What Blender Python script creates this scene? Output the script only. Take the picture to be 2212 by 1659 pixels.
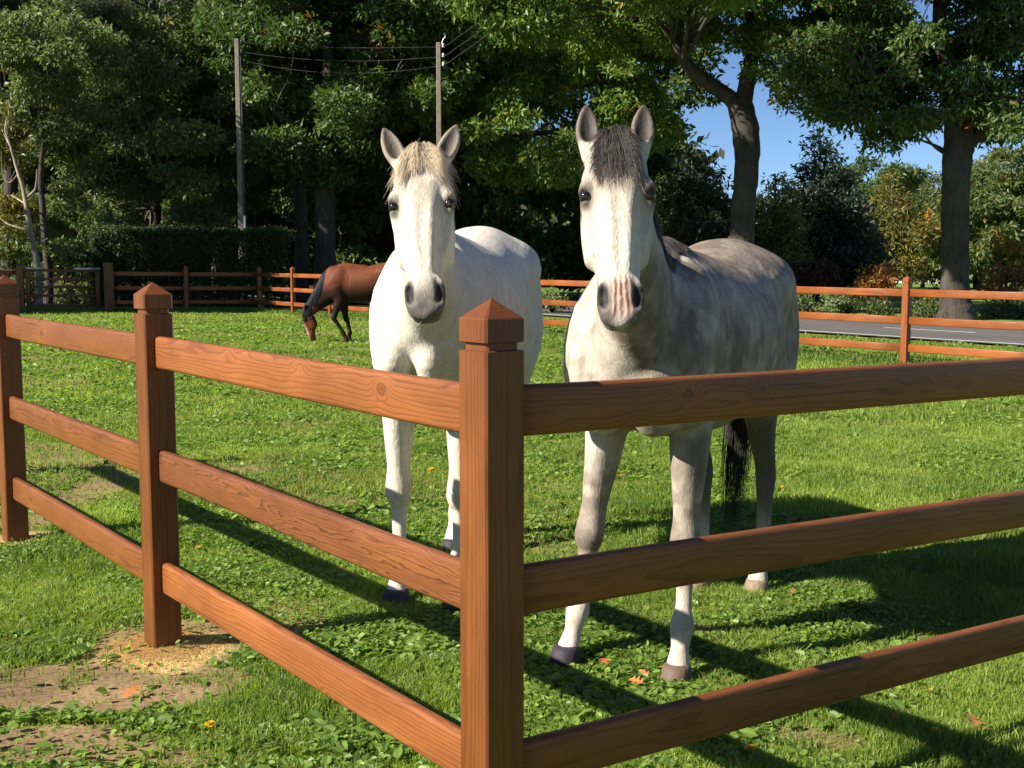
import bpy, math, random
import numpy as np
from mathutils import Vector, Matrix
from mathutils.bvhtree import BVHTree
rng = np.random.default_rng(11)
random.seed(5)
S = bpy.context.scene
for o in list(bpy.data.objects): bpy.data.objects.remove(o)
COL = S.collection

# ------------------------------------------------------------------ camera, sky, sun, exposure
FPX, PITCH, CAMH = 2542.9, 0.1010, 1.5           # focal length in units of a 2212 px wide picture
cam = bpy.data.cameras.new('camera'); co = bpy.data.objects.new('camera', cam); COL.objects.link(co)
cam.sensor_width = 36.0; cam.lens = 36.0 * FPX / 2212.0
cam.clip_start = 0.05; cam.clip_end = 3000
co.location = (0, 0, CAMH); co.rotation_euler = (math.pi/2 - PITCH, 0, 0)
S.camera = co
SUN_EL = math.radians(34.0)
SHX, SHY = 0.912, 0.410                           # horizontal way the shadows fall
world = bpy.data.worlds.new('World'); S.world = world; world.use_nodes = True
nt = world.node_tree; nt.nodes.clear()
out = nt.nodes.new('ShaderNodeOutputWorld'); bg = nt.nodes.new('ShaderNodeBackground')
sky = nt.nodes.new('ShaderNodeTexSky'); sky.sky_type = 'NISHITA'; sky.sun_disc = False
sky.sun_elevation = SUN_EL; sky.sun_rotation = math.atan2(-SHX, -SHY)
sky.air_density = 1.0; sky.dust_density = 0.0; sky.ozone_density = 5.0; sky.altitude = 3500
bg.inputs['Strength'].default_value = 0.055
nt.links.new(sky.outputs[0], bg.inputs[0]); nt.links.new(bg.outputs[0], out.inputs[0])
sun = bpy.data.lights.new('sun', 'SUN'); sun.energy = 5.0; sun.angle = math.radians(0.55); sun.color = (1.0, 0.925, 0.80)
so = bpy.data.objects.new('sun', sun); COL.objects.link(so)
ld = Vector((SHX*math.cos(SUN_EL), SHY*math.cos(SUN_EL), -math.sin(SUN_EL)))
so.rotation_euler = ld.to_track_quat('-Z', 'Y').to_euler(); so.location = (-20, -10, 20)
S.view_settings.view_transform = 'Standard'; S.view_settings.look = 'None'
S.view_settings.exposure = 1.2; S.view_settings.gamma = 1.0
S.render.engine = 'CYCLES'
try:
    S.cycles.max_bounces = 5; S.cycles.diffuse_bounces = 3; S.cycles.transparent_max_bounces = 4
    S.cycles.transmission_bounces = 3; S.cycles.glossy_bounces = 2
except Exception: pass

# ------------------------------------------------------------------ helpers
GA, GB = -0.0111, -0.0018
def gz(x, y): return GA*np.clip(x, -60, 60) + GB*np.clip(y, -10, 200)
def ray(x, y):
    X = (x-1106)/FPX; Y = (y-829.5)/FPX; c, s = math.cos(PITCH), math.sin(PITCH)
    return np.array([X, c-Y*s, -s-Y*c])
def P(x, y, Y):
    d = ray(x, y); p = d*(Y/d[1]); p[2] += CAMH; return p
def G(x, y):
    d = ray(x, y); t = CAMH/(GA*d[0]+GB*d[1]-d[2]); p = d*t; p[2] += CAMH; return p
def XY(x, Y): return np.array([(x-1106)/FPX*Y, Y])    # ground spot under a picture column at a distance

def tag(o, label=None, cat=None, group=None, kind=None):
    if label: o['label'] = label
    if cat: o['category'] = cat
    if group: o['group'] = group
    if kind: o['kind'] = kind
    return o
def empty(name, loc=(0,0,0), rz=0.0):
    o = bpy.data.objects.new(name, None); COL.objects.link(o); o.empty_display_size = 0.2
    o.location = loc; o.rotation_euler = (0, 0, rz); return o
def mesh_np(name, V, F, mat=None, parent=None, smooth=True, col=None, loc=None, mats=None, midx=None):
    """V (n,3), F list of lists or (m,k) array"""
    V = np.asarray(V, np.float32)
    me = bpy.data.meshes.new(name)
    if isinstance(F, np.ndarray):
        m, k = F.shape
        me.vertices.add(len(V)); me.vertices.foreach_set('co', V.ravel())
        me.loops.add(m*k); me.loops.foreach_set('vertex_index', F.astype(np.int32).ravel())
        me.polygons.add(m); me.polygons.foreach_set('loop_start', np.arange(0, m*k, k, dtype=np.int32))
        try: me.polygons.foreach_set('loop_total', np.full(m, k, np.int32))
        except Exception: pass
        me.update(calc_edges=True)
    else:
        me.from_pydata([tuple(map(float, v)) for v in V], [], F); me.update()
    if smooth: me.polygons.foreach_set('use_smooth', np.ones(len(me.polygons), bool))
    else: me.polygons.foreach_set('use_smooth', np.zeros(len(me.polygons), bool))
    if col is not None:
        a = me.color_attributes.new('col', 'FLOAT_COLOR', 'POINT')
        c = np.ones((len(V), 4), np.float32); c[:, :3] = col
        a.data.foreach_set('color', c.ravel())
    if mat: me.materials.append(mat)
    o = bpy.data.objects.new(name, me); COL.objects.link(o)
    if parent is not None: o.parent = parent
    if loc is not None: o.location = loc
    return o

def hsh(ix, iy, iz=0, seed=0):
    n = (ix.astype(np.int64)*374761393 + iy.astype(np.int64)*668265263 + np.asarray(iz).astype(np.int64)*2147483647 + seed*974634777)
    n = (n ^ (n >> 13)) * 1274126177
    n = np.asarray(n) & 0x7fffffff
    n = (n ^ (n >> 16)) & 0xffffff
    return n / float(0xffffff)
def vnoise(x, y, z=None, seed=0):
    x = np.asarray(x, float); y = np.asarray(y, float)
    ix = np.floor(x); iy = np.floor(y); fx = x-ix; fy = y-iy
    fx = fx*fx*(3-2*fx); fy = fy*fy*(3-2*fy)
    def lay(iz):
        a = hsh(ix, iy, iz, seed); b = hsh(ix+1, iy, iz, seed); c = hsh(ix, iy+1, iz, seed); d = hsh(ix+1, iy+1, iz, seed)
        return (a*(1-fx)+b*fx)*(1-fy)+(c*(1-fx)+d*fx)*fy
    if z is None: return lay(np.zeros(1))
    z = np.asarray(z, float); iz = np.floor(z); fz = z-iz; fz = fz*fz*(3-2*fz)
    return lay(iz)*(1-fz)+lay(iz+1)*fz
def fbm(x, y, z=None, seed=0, o=4):
    s = 0; a = .5; t = 0
    for i in range(o):
        s = s + a*vnoise(x*2**i, y*2**i, None if z is None else z*2**i, seed+i*7); t += a; a *= .5
    return s/t
def sm(x, a, b):
    t = np.clip((x-a)/(b-a), 0, 1); return t*t*(3-2*t)

# ------------------------------------------------------------------ materials
class NB:
    def __init__(s, name):
        s.m = bpy.data.materials.new(name); s.m.use_nodes = True; s.t = s.m.node_tree; s.t.nodes.clear()
        s.o = s.n('ShaderNodeOutputMaterial'); s.b = s.n('ShaderNodeBsdfPrincipled'); s.l(s.b.outputs[0], s.o.inputs[0])
    def n(s, t, **k):
        n = s.t.nodes.new(t)
        for a, v in k.items(): setattr(n, a, v)
        return n
    def l(s, a, b): s.t.links.new(a, b)
    def set(s, n, **k):
        for a, v in k.items(): n.inputs[a.replace('_', ' ')].default_value = v
    def math(s, op, a, b=None, c=None):
        n = s.n('ShaderNodeMath', operation=op)
        for i, v in enumerate((a, b, c)):
            if v is None: continue
            if isinstance(v, (int, float)): n.inputs[i].default_value = v
            else: s.l(v, n.inputs[i])
        return n.outputs[0]
    def mix(s, f, a, b, bt='MIX'):
        n = s.n('ShaderNodeMix', data_type='RGBA', blend_type=bt)
        for i, v in ((0, f), (6, a), (7, b)):
            if isinstance(v, (int, float)): n.inputs[i].default_value = v
            elif isinstance(v, tuple): n.inputs[i].default_value = (*v, 1) if len(v) == 3 else v
            else: s.l(v, n.inputs[i])
        return n.outputs[2]
    def noise(s, vec, scale, detail=3, rough=.55, dist=0):
        n = s.n('ShaderNodeTexNoise'); n.inputs['Scale'].default_value = scale; n.inputs['Detail'].default_value = detail
        n.inputs['Roughness'].default_value = rough; n.inputs['Distortion'].default_value = dist
        if vec is not None: s.l(vec, n.inputs['Vector'])
        return n.outputs['Fac']
    def ramp(s, f, stops):
        n = s.n('ShaderNodeValToRGB'); e = n.color_ramp.elements
        while len(e) < len(stops): e.new(.5)
        for q, (p, c) in zip(e, stops): q.position = p; q.color = (*c, 1) if len(c) == 3 else c
        s.l(f, n.inputs[0]); return n.outputs[0]
    def vmul(s, v, k):
        n = s.n('ShaderNodeVectorMath', operation='MULTIPLY'); s.l(v, n.inputs[0]); n.inputs[1].default_value = k; return n.outputs[0]
    def bump(s, h, strength, dist=.01):
        n = s.n('ShaderNodeBump'); n.inputs['Strength'].default_value = strength; n.inputs['Distance'].default_value = dist
        s.l(h, n.inputs['Height']); s.l(n.outputs[0], s.b.inputs['Normal'])
def attr_mat(name, rough=.6, transl=0.0, spec=.3, nscale=0, namt=0, bump=0, bscale=200, sheen=0, coord='Object'):
    k = NB(name); a = k.n('ShaderNodeAttribute', attribute_name='col'); c = a.outputs['Color']
    tc = k.n('ShaderNodeTexCoord').outputs[coord]
    if nscale:
        f = k.noise(tc, nscale, 4); lo = 1-namt; hi = 1+namt
        c = k.mix(1.0, c, k.ramp(f, [(.3, (lo,)*3), (.7, (hi,)*3)]), 'MULTIPLY')
    k.l(c, k.b.inputs['Base Color']); k.b.inputs['Roughness'].default_value = rough
    k.b.inputs['Specular IOR Level'].default_value = spec
    if sheen:
        k.b.inputs['Sheen Weight'].default_value = sheen
    if bump: k.bump(k.noise(tc, bscale, 3), bump, .004)
    if transl:
        t = k.n('ShaderNodeBsdfTranslucent'); g = k.mix(1.0, c, (1.25, 1.35, .55), 'MULTIPLY'); k.l(g, t.inputs[0])
        mx = k.n('ShaderNodeMixShader'); mx.inputs[0].default_value = transl
        k.l(k.b.outputs[0], mx.inputs[1]); k.l(t.outputs[0], mx.inputs[2]); k.l(mx.outputs[0], k.o.inputs[0])
    return k.m
def wood_mat(name, light, dark, ring=95., knots=True, gloss=.42, warp=.06):
    k = NB(name); tc = k.n('ShaderNodeTexCoord').outputs['Object']; oi = k.n('ShaderNodeObjectInfo').outputs['Random']
    wn = k.n('ShaderNodeTexWhiteNoise', noise_dimensions='1D'); k.l(oi, wn.inputs['W'])
    off = k.vmul(wn.outputs['Color'], (7.0, 0.16, 0.16))
    ad = k.n('ShaderNodeVectorMath', operation='ADD'); k.l(tc, ad.inputs[0]); k.l(off, ad.inputs[1]); p = ad.outputs[0]
    # heartwood axis wanders slowly, so faces cut the rings in arches
    st = k.vmul(p, (0.9, 7.0, 7.0)); w = k.noise(st, 1.6, 2, .5)
    st2 = k.vmul(p, (2.5, 14.0, 14.0)); w2 = k.noise(st2, 2.0, 3, .6)
    sep = k.n('ShaderNodeSeparateXYZ'); k.l(p, sep.inputs[0]); X, Y, Z = sep.outputs
    y2 = k.math('POWER', k.math('SUBTRACT', Y, .10), 2.0); z2 = k.math('POWER', k.math('SUBTRACT', Z, .07), 2.0)
    r = k.math('SQRT', k.math('ADD', y2, z2))
    r = k.math('ADD', r, k.math('MULTIPLY', k.math('SUBTRACT', w, .5), warp))
    r = k.math('ADD', r, k.math('MULTIPLY', k.math('SUBTRACT', w2, .5), warp*.2))
    if knots:
        vk = k.n('ShaderNodeTexVoronoi'); vk.inputs['Scale'].default_value = 1.0; vk.inputs['Randomness'].default_value = .9
        k.l(k.vmul(p, (5.0, 1.0, 8.0)), vk.inputs['Vector']); d0 = vk.outputs['Distance']
        sc_ = k.n('ShaderNodeSeparateColor'); k.l(vk.outputs['Color'], sc_.inputs[0]); d = k.math('ADD', d0, k.math('MULTIPLY', k.math('LESS_THAN', sc_.outputs[0], .40), 5.0))
        kk = k.math('EXPONENT', k.math('MULTIPLY', k.math('POWER', d, 2.0), -26.0))
        r = k.math('ADD', r, k.math('MULTIPLY', kk, .045))
        # a pale whorl line crosses the rail at a knot
    ph = k.math('FRACT', k.math('MULTIPLY', r, ring))
    g = k.ramp(ph, [(0, (.95,)*3), (.55, (.75,)*3), (.86, (.12,)*3), (1, (.9,)*3)])
    fine = k.noise(k.vmul(p, (3, 120, 120)), 3.0, 3, .6)
    blot = k.noise(k.vmul(p, (1.0, 2.5, 2.5)), 3.0, 4, .6)
    m1 = k.math('MULTIPLY', g, 1.0)
    f = k.math('ADD', k.math('MULTIPLY', m1, .55), k.math('MULTIPLY', fine, .45))
    c = k.ramp(f, [(.15, dark), (.85, light)])
    c = k.mix(1.0, c, k.ramp(blot, [(.25, (.72, .66, .62)), (.75, (1.18, 1.12, 1.08))]), 'MULTIPLY')
    bigb = k.noise(k.vmul(p, (.9, .9, .9)), 1.2, 2)
    c = k.mix(1.0, c, k.ramp(bigb, [(.3, (.85, .85, .85)), (.7, (1.12, 1.1, 1.05))]), 'MULTIPLY')
    if knots:
        kc = k.ramp(d, [(0, (0, 0, 0)), (.035, (1, 1, 1)), (.07, (.25, .25, .25)), (.085, (0, 0, 0))])
        kf = k.ramp(d, [(.0, (.85,)*3), (.045, (.55,)*3), (.085, (.38,)*3), (.115, (.75,)*3), (.135, (0, 0, 0))])
        c = k.mix(kf, c, tuple(q*.62 for q in dark))
    ck = k.ramp(k.noise(k.vmul(p, (1.1, 75, 75)), 1.0, 2, .5), [(.70, (1, 1, 1)), (.735, (.38, .34, .32))]); c = k.mix(.8, c, ck, 'MULTIPLY')
    # per piece tone
    t = k.ramp(wn.outputs['Value'], [(0, (.82, .80, .78)), (1, (1.15, 1.12, 1.10))])
    c = k.mix(1.0, c, t, 'MULTIPLY')
    k.l(c, k.b.inputs['Base Color']); k.b.inputs['Roughness'].default_value = gloss
    k.b.inputs['Specular IOR Level'].default_value = .35
    k.bump(f, .22, .002)
    return k.m
def plain(name, c, rough=.6, spec=.4, metal=0, nscale=0, namt=.2, bump=0, bscale=40):
    k = NB(name); tc = k.n('ShaderNodeTexCoord').outputs['Object']
    if nscale:
        f = k.noise(tc, nscale, 5, .6)
        cc = k.ramp(f, [(.3, tuple(v*(1-namt) for v in c)), (.7, tuple(v*(1+namt) for v in c))]); k.l(cc, k.b.inputs['Base Color'])
    else: k.b.inputs['Base Color'].default_value = (*c, 1)
    if bump: k.bump(k.noise(tc, bscale, 4), bump, .01)
    k.b.inputs['Roughness'].default_value = rough; k.b.inputs['Specular IOR Level'].default_value = spec; k.b.inputs['Metallic'].default_value = metal
    return k.m
def bark_mat(name, c, lich=(.2, .2, .17)):
    k = NB(name); tc = k.n('ShaderNodeTexCoord').outputs['Object']
    v = k.vmul(tc, (1, 1, .22)); f = k.noise(v, 9, 6, .65, .3); f2 = k.noise(tc, 1.3, 4)
    cc = k.ramp(f, [(.3, tuple(q*.4 for q in c)), (.7, tuple(q*1.5 for q in c))])
    cc = k.mix(k.ramp(f2, [(.45, (0, 0, 0)), (.7, (.7, .7, .7))]), cc, lich)
    k.l(cc, k.b.inputs['Base Color']); k.b.inputs['Roughness'].default_value = .9; k.bump(f, .9, .06); return k.m

def coat_mat(name, rough, spec, pink=False):
    """short hair: fine streaks lying downwards, faint staining"""
    k = NB(name); a = k.n('ShaderNodeAttribute', attribute_name='col'); c = a.outputs['Color']; tc = k.n('ShaderNodeTexCoord').outputs['Object']
    h1 = k.noise(k.vmul(tc, (170, 170, 38)), 1.0, 3, .6); h2 = k.noise(k.vmul(tc, (26, 26, 11)), 1.0, 4, .65, .4)
    c = k.mix(1.0, c, k.ramp(h1, [(.30, (.84, .82, .80)), (.70, (1.12,)*3)]), 'MULTIPLY')
    c = k.mix(1.0, c, k.ramp(h2, [(.35, (.90, .875, .84)), (.60, (1.05,)*3)]), 'MULTIPLY')
    if pink:   # wrinkled pink skin between the nostrils
        hp = k.n('ShaderNodeAttribute', attribute_name='headpos').outputs['Vector']; sp = k.n('ShaderNodeSeparateXYZ'); k.l(hp, sp.inputs[0]); A_, B_, C_ = sp.outputs
        wv = k.math('MULTIPLY', k.math('SUBTRACT', k.noise(hp, 30, 2), .5), .014)
        cc = k.math('ADD', C_, wv); fan = k.math('MULTIPLY', cc, k.math('ADD', 1.0, k.math('MULTIPLY', k.math('SUBTRACT', A_, .50), -3.0)))
        st = k.math('SINE', k.math('MULTIPLY', fan, 400.0))
        wd = k.math('SUBTRACT', 1.0, k.math('SMOOTH_MIN', k.math('DIVIDE', k.math('ABSOLUTE', k.math('ADD', cc, .001)), .034), 1.0, .35))
        la = k.ramp(A_, [(.450, (0, 0, 0)), (.485, (1, 1, 1)), (.565, (1, 1, 1)), (.590, (0, 0, 0))])
        mk_ = k.math('MINIMUM', k.math('MULTIPLY', k.math('MAXIMUM', wd, 0.0), 3.2), 1.0); mk_ = k.math('MULTIPLY', mk_, la); mk_ = k.math('MULTIPLY', mk_, k.ramp(k.noise(hp, 46, 3), [(.30, (.35,)*3), (.52, (1,)*3)]))
        pk = k.ramp(k.math('MULTIPLY_ADD', st, .5, .5), [(.05, (.25, .135, .10)), (.40, (.35, .205, .15)), (.90, (.41, .28, .215))])
        c = k.mix(mk_, c, pk); h2 = k.math('ADD', h2, k.math('MULTIPLY', k.math('MULTIPLY', st, mk_), .30))
    k.l(c, k.b.inputs['Base Color']); k.b.inputs['Roughness'].default_value = rough; k.b.inputs['Specular IOR Level'].default_value = spec
    k.bump(k.math('ADD', k.math('MULTIPLY', h1, .5), k.math('MULTIPLY', h2, 1.4)), .55, .006); return k.m
M = {}
M['wood'] = wood_mat('stained_pine', (.250, .096, .032), (.125, .040, .012))
M['wood_figured'] = wood_mat('figured_pine', (.255, .098, .037), (.050, .016, .007), ring=120., warp=.13)
M['wood_post'] = wood_mat('stained_post', (.172, .064, .020), (.098, .031, .009), ring=130., knots=False, warp=.022)
M['wood_far'] = wood_mat('stained_pine_far', (.26, .086, .025), (.17, .050, .013), ring=60.)
M['wood_old'] = wood_mat('dark_gate_timber', (.20, .095, .04), (.09, .04, .018), ring=60., knots=False, gloss=.7)
M['grass'] = attr_mat('grass_blades', .45, .5, .45)
M['leaf'] = attr_mat('tree_leaves', .50, .38, .45)
M['needle'] = attr_mat('needles', .6, .12, .3)
M['coat'] = coat_mat('horse_coat', .62, .25)
M['coat_grey'] = coat_mat('grey_coat', .62, .25, pink=True)
M['coat_bay'] = coat_mat('bay_coat', .62, .18)
M['hair'] = attr_mat('horse_hair', .5, 0, .4)
M['bark'] = bark_mat('oak_bark', (.042, .033, .025), (.085, .078, .062))
M['bark_pale'] = bark_mat('pale_bark', (.30, .24, .17), (.42, .36, .27))
M['bark_dark'] = bark_mat('dark_bark', (.05, .04, .032), (.07, .065, .05))
M['steel'] = plain('galvanised_steel', (.35, .37, .40), .4, .5, .8)
M['concrete'] = plain('pole_concrete', (.20, .175, .14), .85, .2, 0, 8, .25, .3, 30)
M['wire'] = plain('cable_rubber', (.035, .035, .04), .6)
M['white'] = plain('white_paint', (.75, .75, .72), .5)
M['eye'] = plain('horse_eye', (.012, .007, .005), .06, .6)

# ------------------------------------------------------------------ paddock fence frame
T1, T2 = .6418, 1.0021
v2 = np.array([-math.sin(T1), math.cos(T1)]); w2 = np.array([math.cos(T1), math.sin(T1)]); u2 = np.array([math.sin(T2), math.cos(T2)])
PS, PL, PH = .1125, 2.2023, 1.4283
A0 = np.array([-.0588, 2.6433]); C0 = A0 + (v2+w2)*PS/2
RZ = (1.2235, .7878, .3527); RH, RT = .1226, .036

# ------------------------------------------------------------------ ground
SANDS = [(C0+v2*PL, .30), (C0+v2*PL*2, .28), (C0, .22)]
def soil(x, y):
    """0 = full turf, 1 = bare earth"""
    n = fbm(x*1.1+3.1, y*1.1+7.7, seed=3, o=4)
    s = sm(n, .60, .72)*.75*sm(-x+.06*y, -1.0, 1.6)
    g = G(150, 1475); e = ((x-g[0])/.66)**2+((y-g[1])/.30)**2
    s = np.maximum(s, sm(1.45-e + (n-.5)*3.2, .2, 1.1))
    for px_, py_, rx_, ry_, am_ in ((60, 1610, .62, .20, 1.), (120, 1360, .34, .12, .9), (330, 1645, .45, .09, .9), (1790, 1600, .20, .12, .8), (1560, 1385, .14, .08, .7), (700, 1080, .5, .25, .5), (1180, 1190, .4, .2, .5)):
        g = G(px_, py_); e = ((x-g[0])/rx_)**2+((y-g[1])/ry_)**2
        s = np.maximum(s, am_*sm(1.2-e+(n-.5)*4, .2, 1.1))
    s = s*(.70+.55*vnoise(x*7, y*7, seed=77))
    g = G(660, 915); e = ((x-g[0])/1.1)**2+((y-g[1])/.55)**2
    s = np.maximum(s, .65*sm(1.2-e+(n-.5)*3, .2, 1.2))
    for (c, r), kx in zip(SANDS, (1.15, .8, .8)):
        e = np.hypot(x-c[0], y-c[1])/(r*kx); s = np.maximum(s, sm(1.25-e+(n-.5)*.8, .1, .5))
    return np.clip(s, 0, 1)
def sandm(x, y):
    s = 0*x
    for (c, r), am in zip(SANDS, (1, .5, .3)):
        n = vnoise(x*9, y*9, seed=8); s = np.maximum(s, am*sm(1.1-np.hypot(x-c[0]-.04, y-c[1]+.04)/(r*.80)+(n-.5)*.5, 0, .35))
    return s
def gbump(x, y):
    near = np.exp(-(np.maximum(np.hypot(x, y)-9, 0)/9)**2)
    b = (fbm(x*1.3, y*1.3, seed=21, o=3)-.5)*.045*near + (vnoise(x*9, y*9, seed=5)-.5)*.012*near
    c = SANDS[0][0]; r = np.hypot(x-c[0], y-c[1]); b = b*sm(r, .1, .5) + .022*np.exp(-(r/.2)**2)
    return b
def gzz(x, y): return gz(x, y)+gbump(x, y)

roadv = v2; rn = w2
EDGE = np.array([10.384, 23.826]) @ rn            # near white line of the road, signed distance along w2
RW = 6.6
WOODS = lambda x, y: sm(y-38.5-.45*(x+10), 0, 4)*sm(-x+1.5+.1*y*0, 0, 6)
def build_ground():
    xs = np.concatenate([np.linspace(-400, -60, 18), np.linspace(-55, -8, 48), np.arange(-7.6, -3.0, .15), np.arange(-3, 4.2, .045), np.arange(4.3, 9, .15), np.linspace(9.5, 60, 60), np.linspace(70, 500, 18)])
    ys = np.concatenate([np.linspace(-60, 0, 12), np.arange(.5, 2.2, .2), np.arange(2.25, 9, .045), np.arange(9.1, 20, .16), np.linspace(20.5, 60, 70), np.linspace(65, 700, 40)])
    X, Y = np.meshgrid(xs, ys); x = X.ravel(); y = Y.ravel()
    V = np.stack([x, y, gzz(x, y)], 1)
    nx, ny = len(xs), len(ys)
    i = np.arange((ny-1)*(nx-1)); r = i//(nx-1); c = i % (nx-1); a = r*nx+c
    F = np.stack([a, a+1, a+nx+1, a+nx], 1)
    so_, sa = soil(x, y), sandm(x, y); wd = WOODS(x, y)
    n = fbm(x*.8, y*.8, seed=9)
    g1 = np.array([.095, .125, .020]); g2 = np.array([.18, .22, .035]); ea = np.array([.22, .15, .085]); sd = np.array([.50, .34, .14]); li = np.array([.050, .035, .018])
    c = g1+(g2-g1)*n[:, None]
    # far lawn is drier, mown
    fl = sm((x*rn[0]+y*rn[1])-EDGE-RW, 1, 6)[:, None]
    c = c*(1-fl)+fl*(np.array([.13, .21, .04])+(n[:, None]-.5)*.05)
    c = c*(1-so_[:, None])+so_[:, None]*ea*(0.75+.5*vnoise(x*6, y*6, seed=2)[:, None])
    c = c*(1-sa[:, None])+sa[:, None]*sd
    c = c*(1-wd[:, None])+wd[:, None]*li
    m = attr_mat('turf_soil', .95, 0, .1, nscale=60, namt=.35, bump=.6, bscale=90)
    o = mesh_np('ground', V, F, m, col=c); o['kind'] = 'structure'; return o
build_ground()

def strip_w(d0, d1, l0, l1, dz, mat, name, n=60):
    """a sheet laid along the road between distances d0..d1 across it and l0..l1 along it"""
    V = []; F = []
    ls = np.linspace(l0, l1, n)
    for l in ls:
        for d in (d0, d1):
            p = rn*d + roadv*l; V.append((p[0], p[1], gz(p[0], p[1])+dz))
    for i in range(n-1): F.append((2*i, 2*i+1, 2*i+3, 2*i+2))
    o = mesh_np(name, V, F, mat, smooth=False); o['kind'] = 'structure'; return o
k = NB('asphalt'); tc = k.n('ShaderNodeTexCoord').outputs['Object']
f = k.noise(tc, 180, 3); f2 = k.noise(tc, .5, 4)
c = k.ramp(f, [(.3, (.075, .066, .060)), (.7, (.125, .113, .104))]); c = k.mix(1.0, c, k.ramp(f2, [(.3, (.8,)*3), (.7, (1.15,)*3)]), 'MULTIPLY')
k.l(c, k.b.inputs['Base Color']); k.b.inputs['Roughness'].default_value = .9; k.bump(f, .3, .01); asphalt = k.m
strip_w(EDGE-.25, EDGE+RW+.2, -45, 90, .045, asphalt, 'road', 90)
wl = plain('road_paint', (.72, .71, .66), .7, .3, 0, 12, .12)
strip_w(EDGE, EDGE+.13, -45, 90, .050, wl, 'edge_line', 90)
for i, l in enumerate(np.arange(-40, 70, 8.0)):
    if i == 0: first = None
    strip_w(EDGE+RW/2-.06, EDGE+RW/2+.06, l, l+2.6, .050, wl, 'centre_dash', 4)

# ------------------------------------------------------------------ fences
def post_mesh(s, H, bury=.35, groove=True):
    """square post with worn arrises, a groove and a pyramid top; local z up"""
    ch = s*.05
    def ring(hw, z, c=ch):
        h = hw; return [(-h+c, -h, z), (h-c, -h, z), (h, -h+c, z), (h, h-c, z), (h-c, h, z), (-h+c, h, z), (-h, h-c, z), (-h, -h+c, z)]
    h = s/2; ev = H-.045
    zs = [(h, -bury), (h, ev-.078), (h, ev-.076), (h-.011, ev-.074), (h-.011, ev-.058), (h, ev-.055), (h, ev-.003), (h-.002, ev), ]
    V = []; F = []
    for hw, z in zs: V += ring(hw, z)
    n = len(zs)
    for i in range(n-1):
        for j in range(8):
            a = i*8+j; b = i*8+(j+1) % 8; F.append((a, b, b+8, a+8))
    body_n = 4   # rings up to the groove floor belong to the shaft
    V.append((0, 0, H)); t = len(V)-1
    cap = []
    for j in range(8): cap.append(((n-1)*8+j, (n-1)*8+(j+1) % 8, t))
    return V, F, cap
def sub_mesh(V, F):
    idx = sorted({i for f in F for i in f}); mp = {a: b for b, a in enumerate(idx)}
    return [V[i] for i in idx], [tuple(mp[i] for i in f) for f in F]
def rot_mesh_x(V):   # swap so grain axis x = post axis z
    return [(z, y, -x) for x, y, z in V]
def make_post(parent, c, rz, s, H, mat, name='post', cap_split=True):
    V, F, cap = post_mesh(s, H)
    shaft = F[:8*4]; head = F[8*4:]+cap
    base = np.array([c[0], c[1], gz(c[0], c[1])])
    objs = []
    Vs, Fs = sub_mesh(V, shaft); Vh, Fh = sub_mesh(V, head)
    R = Matrix.Rotation(rz, 4, 'Z') @ Matrix(((0, 0, -1, 0), (0, 1, 0, 0), (1, 0, 0, 0), (0, 0, 0, 1)))
    o = mesh_np(name, rot_mesh_x(Vs), Fs, mat, parent, smooth=False)
    o.matrix_local = Matrix.Translation(Vector(base)-parent.location) @ R
    h = mesh_np('post_cap', rot_mesh_x(Vh), Fh, mat, o, smooth=False)
    return o
def rail_mesh(L, hh, tt, r=.018, seg=4, nx=26, warp=.003, seed=0):
    pr = []
    for cx, cz, a0 in ((tt/2-r, hh/2-r, 0), (-tt/2+r, hh/2-r, 90), (-tt/2+r, -hh/2+r, 180), (tt/2-r, -hh/2+r, 270)):
        for i in range(seg+1):
            a = math.radians(a0+90*i/seg); pr.append((cx+r*math.cos(a), cz+r*math.sin(a)))
    n = len(pr); V = []; F = []
    rr = random.Random(seed); ph = [rr.uniform(0, 6.28) for _ in range(4)]
    for i in range(nx+1):
        x = L*i/nx; wy = warp*math.sin(ph[0]+x*1.7)*min(1, x/.3, (L-x)/.3); wz = warp*math.sin(ph[1]+x*1.3)*min(1, x/.3+.01, (L-x)/.3+.01)
        for y, z in pr: V.append((x, y+wy, z+wz))
    for i in range(nx):
        for j in range(n):
            a = i*n+j; b = i*n+(j+1) % n; F.append((a, b, b+n, a+n))
    F.append(tuple(range(n))[::-1]); F.append(tuple(range(nx*n, nx*n+n)))
    return V, F
def put_rail(parent, p0, p1, hh, tt, mat, name='rail', r=None, nx=26, seed=0):
    p0 = np.asarray(p0, float); p1 = np.asarray(p1, float); d = p1-p0; L = np.linalg.norm(d)
    V, F = rail_mesh(L, hh, tt, r if r else min(.014, tt*.42), nx=nx, seed=seed)
    o = mesh_np(name, V, F, mat, parent, smooth=True)
    X = Vector(d/L); Z = Vector((0, 0, 1)); Y = Z.cross(X).normalized(); Z = X.cross(Y)
    R = Matrix((X, Y, Z)).transposed().to_4x4()
    o.matrix_local = Matrix.Translation(Vector(p0)-parent.location) @ R
    return o
def rails_between(parent, ca, cb, s, mat, heights=RZ, hh=RH, tt=RT, nx=26, seed=0, inset=.03, mats=None):
    d = (cb-ca)/np.linalg.norm(cb-ca)
    a = ca+d*(s/2-inset); b = cb-d*(s/2-inset)
    for i, z in enumerate(heights):
        put_rail(parent, (a[0], a[1], gz(ca[0], ca[1])+z-hh/2), (b[0], b[1], gz(cb[0], cb[1])+z-hh/2), hh, tt, mats[i] if mats else mat, nx=nx, seed=seed+i)

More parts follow.
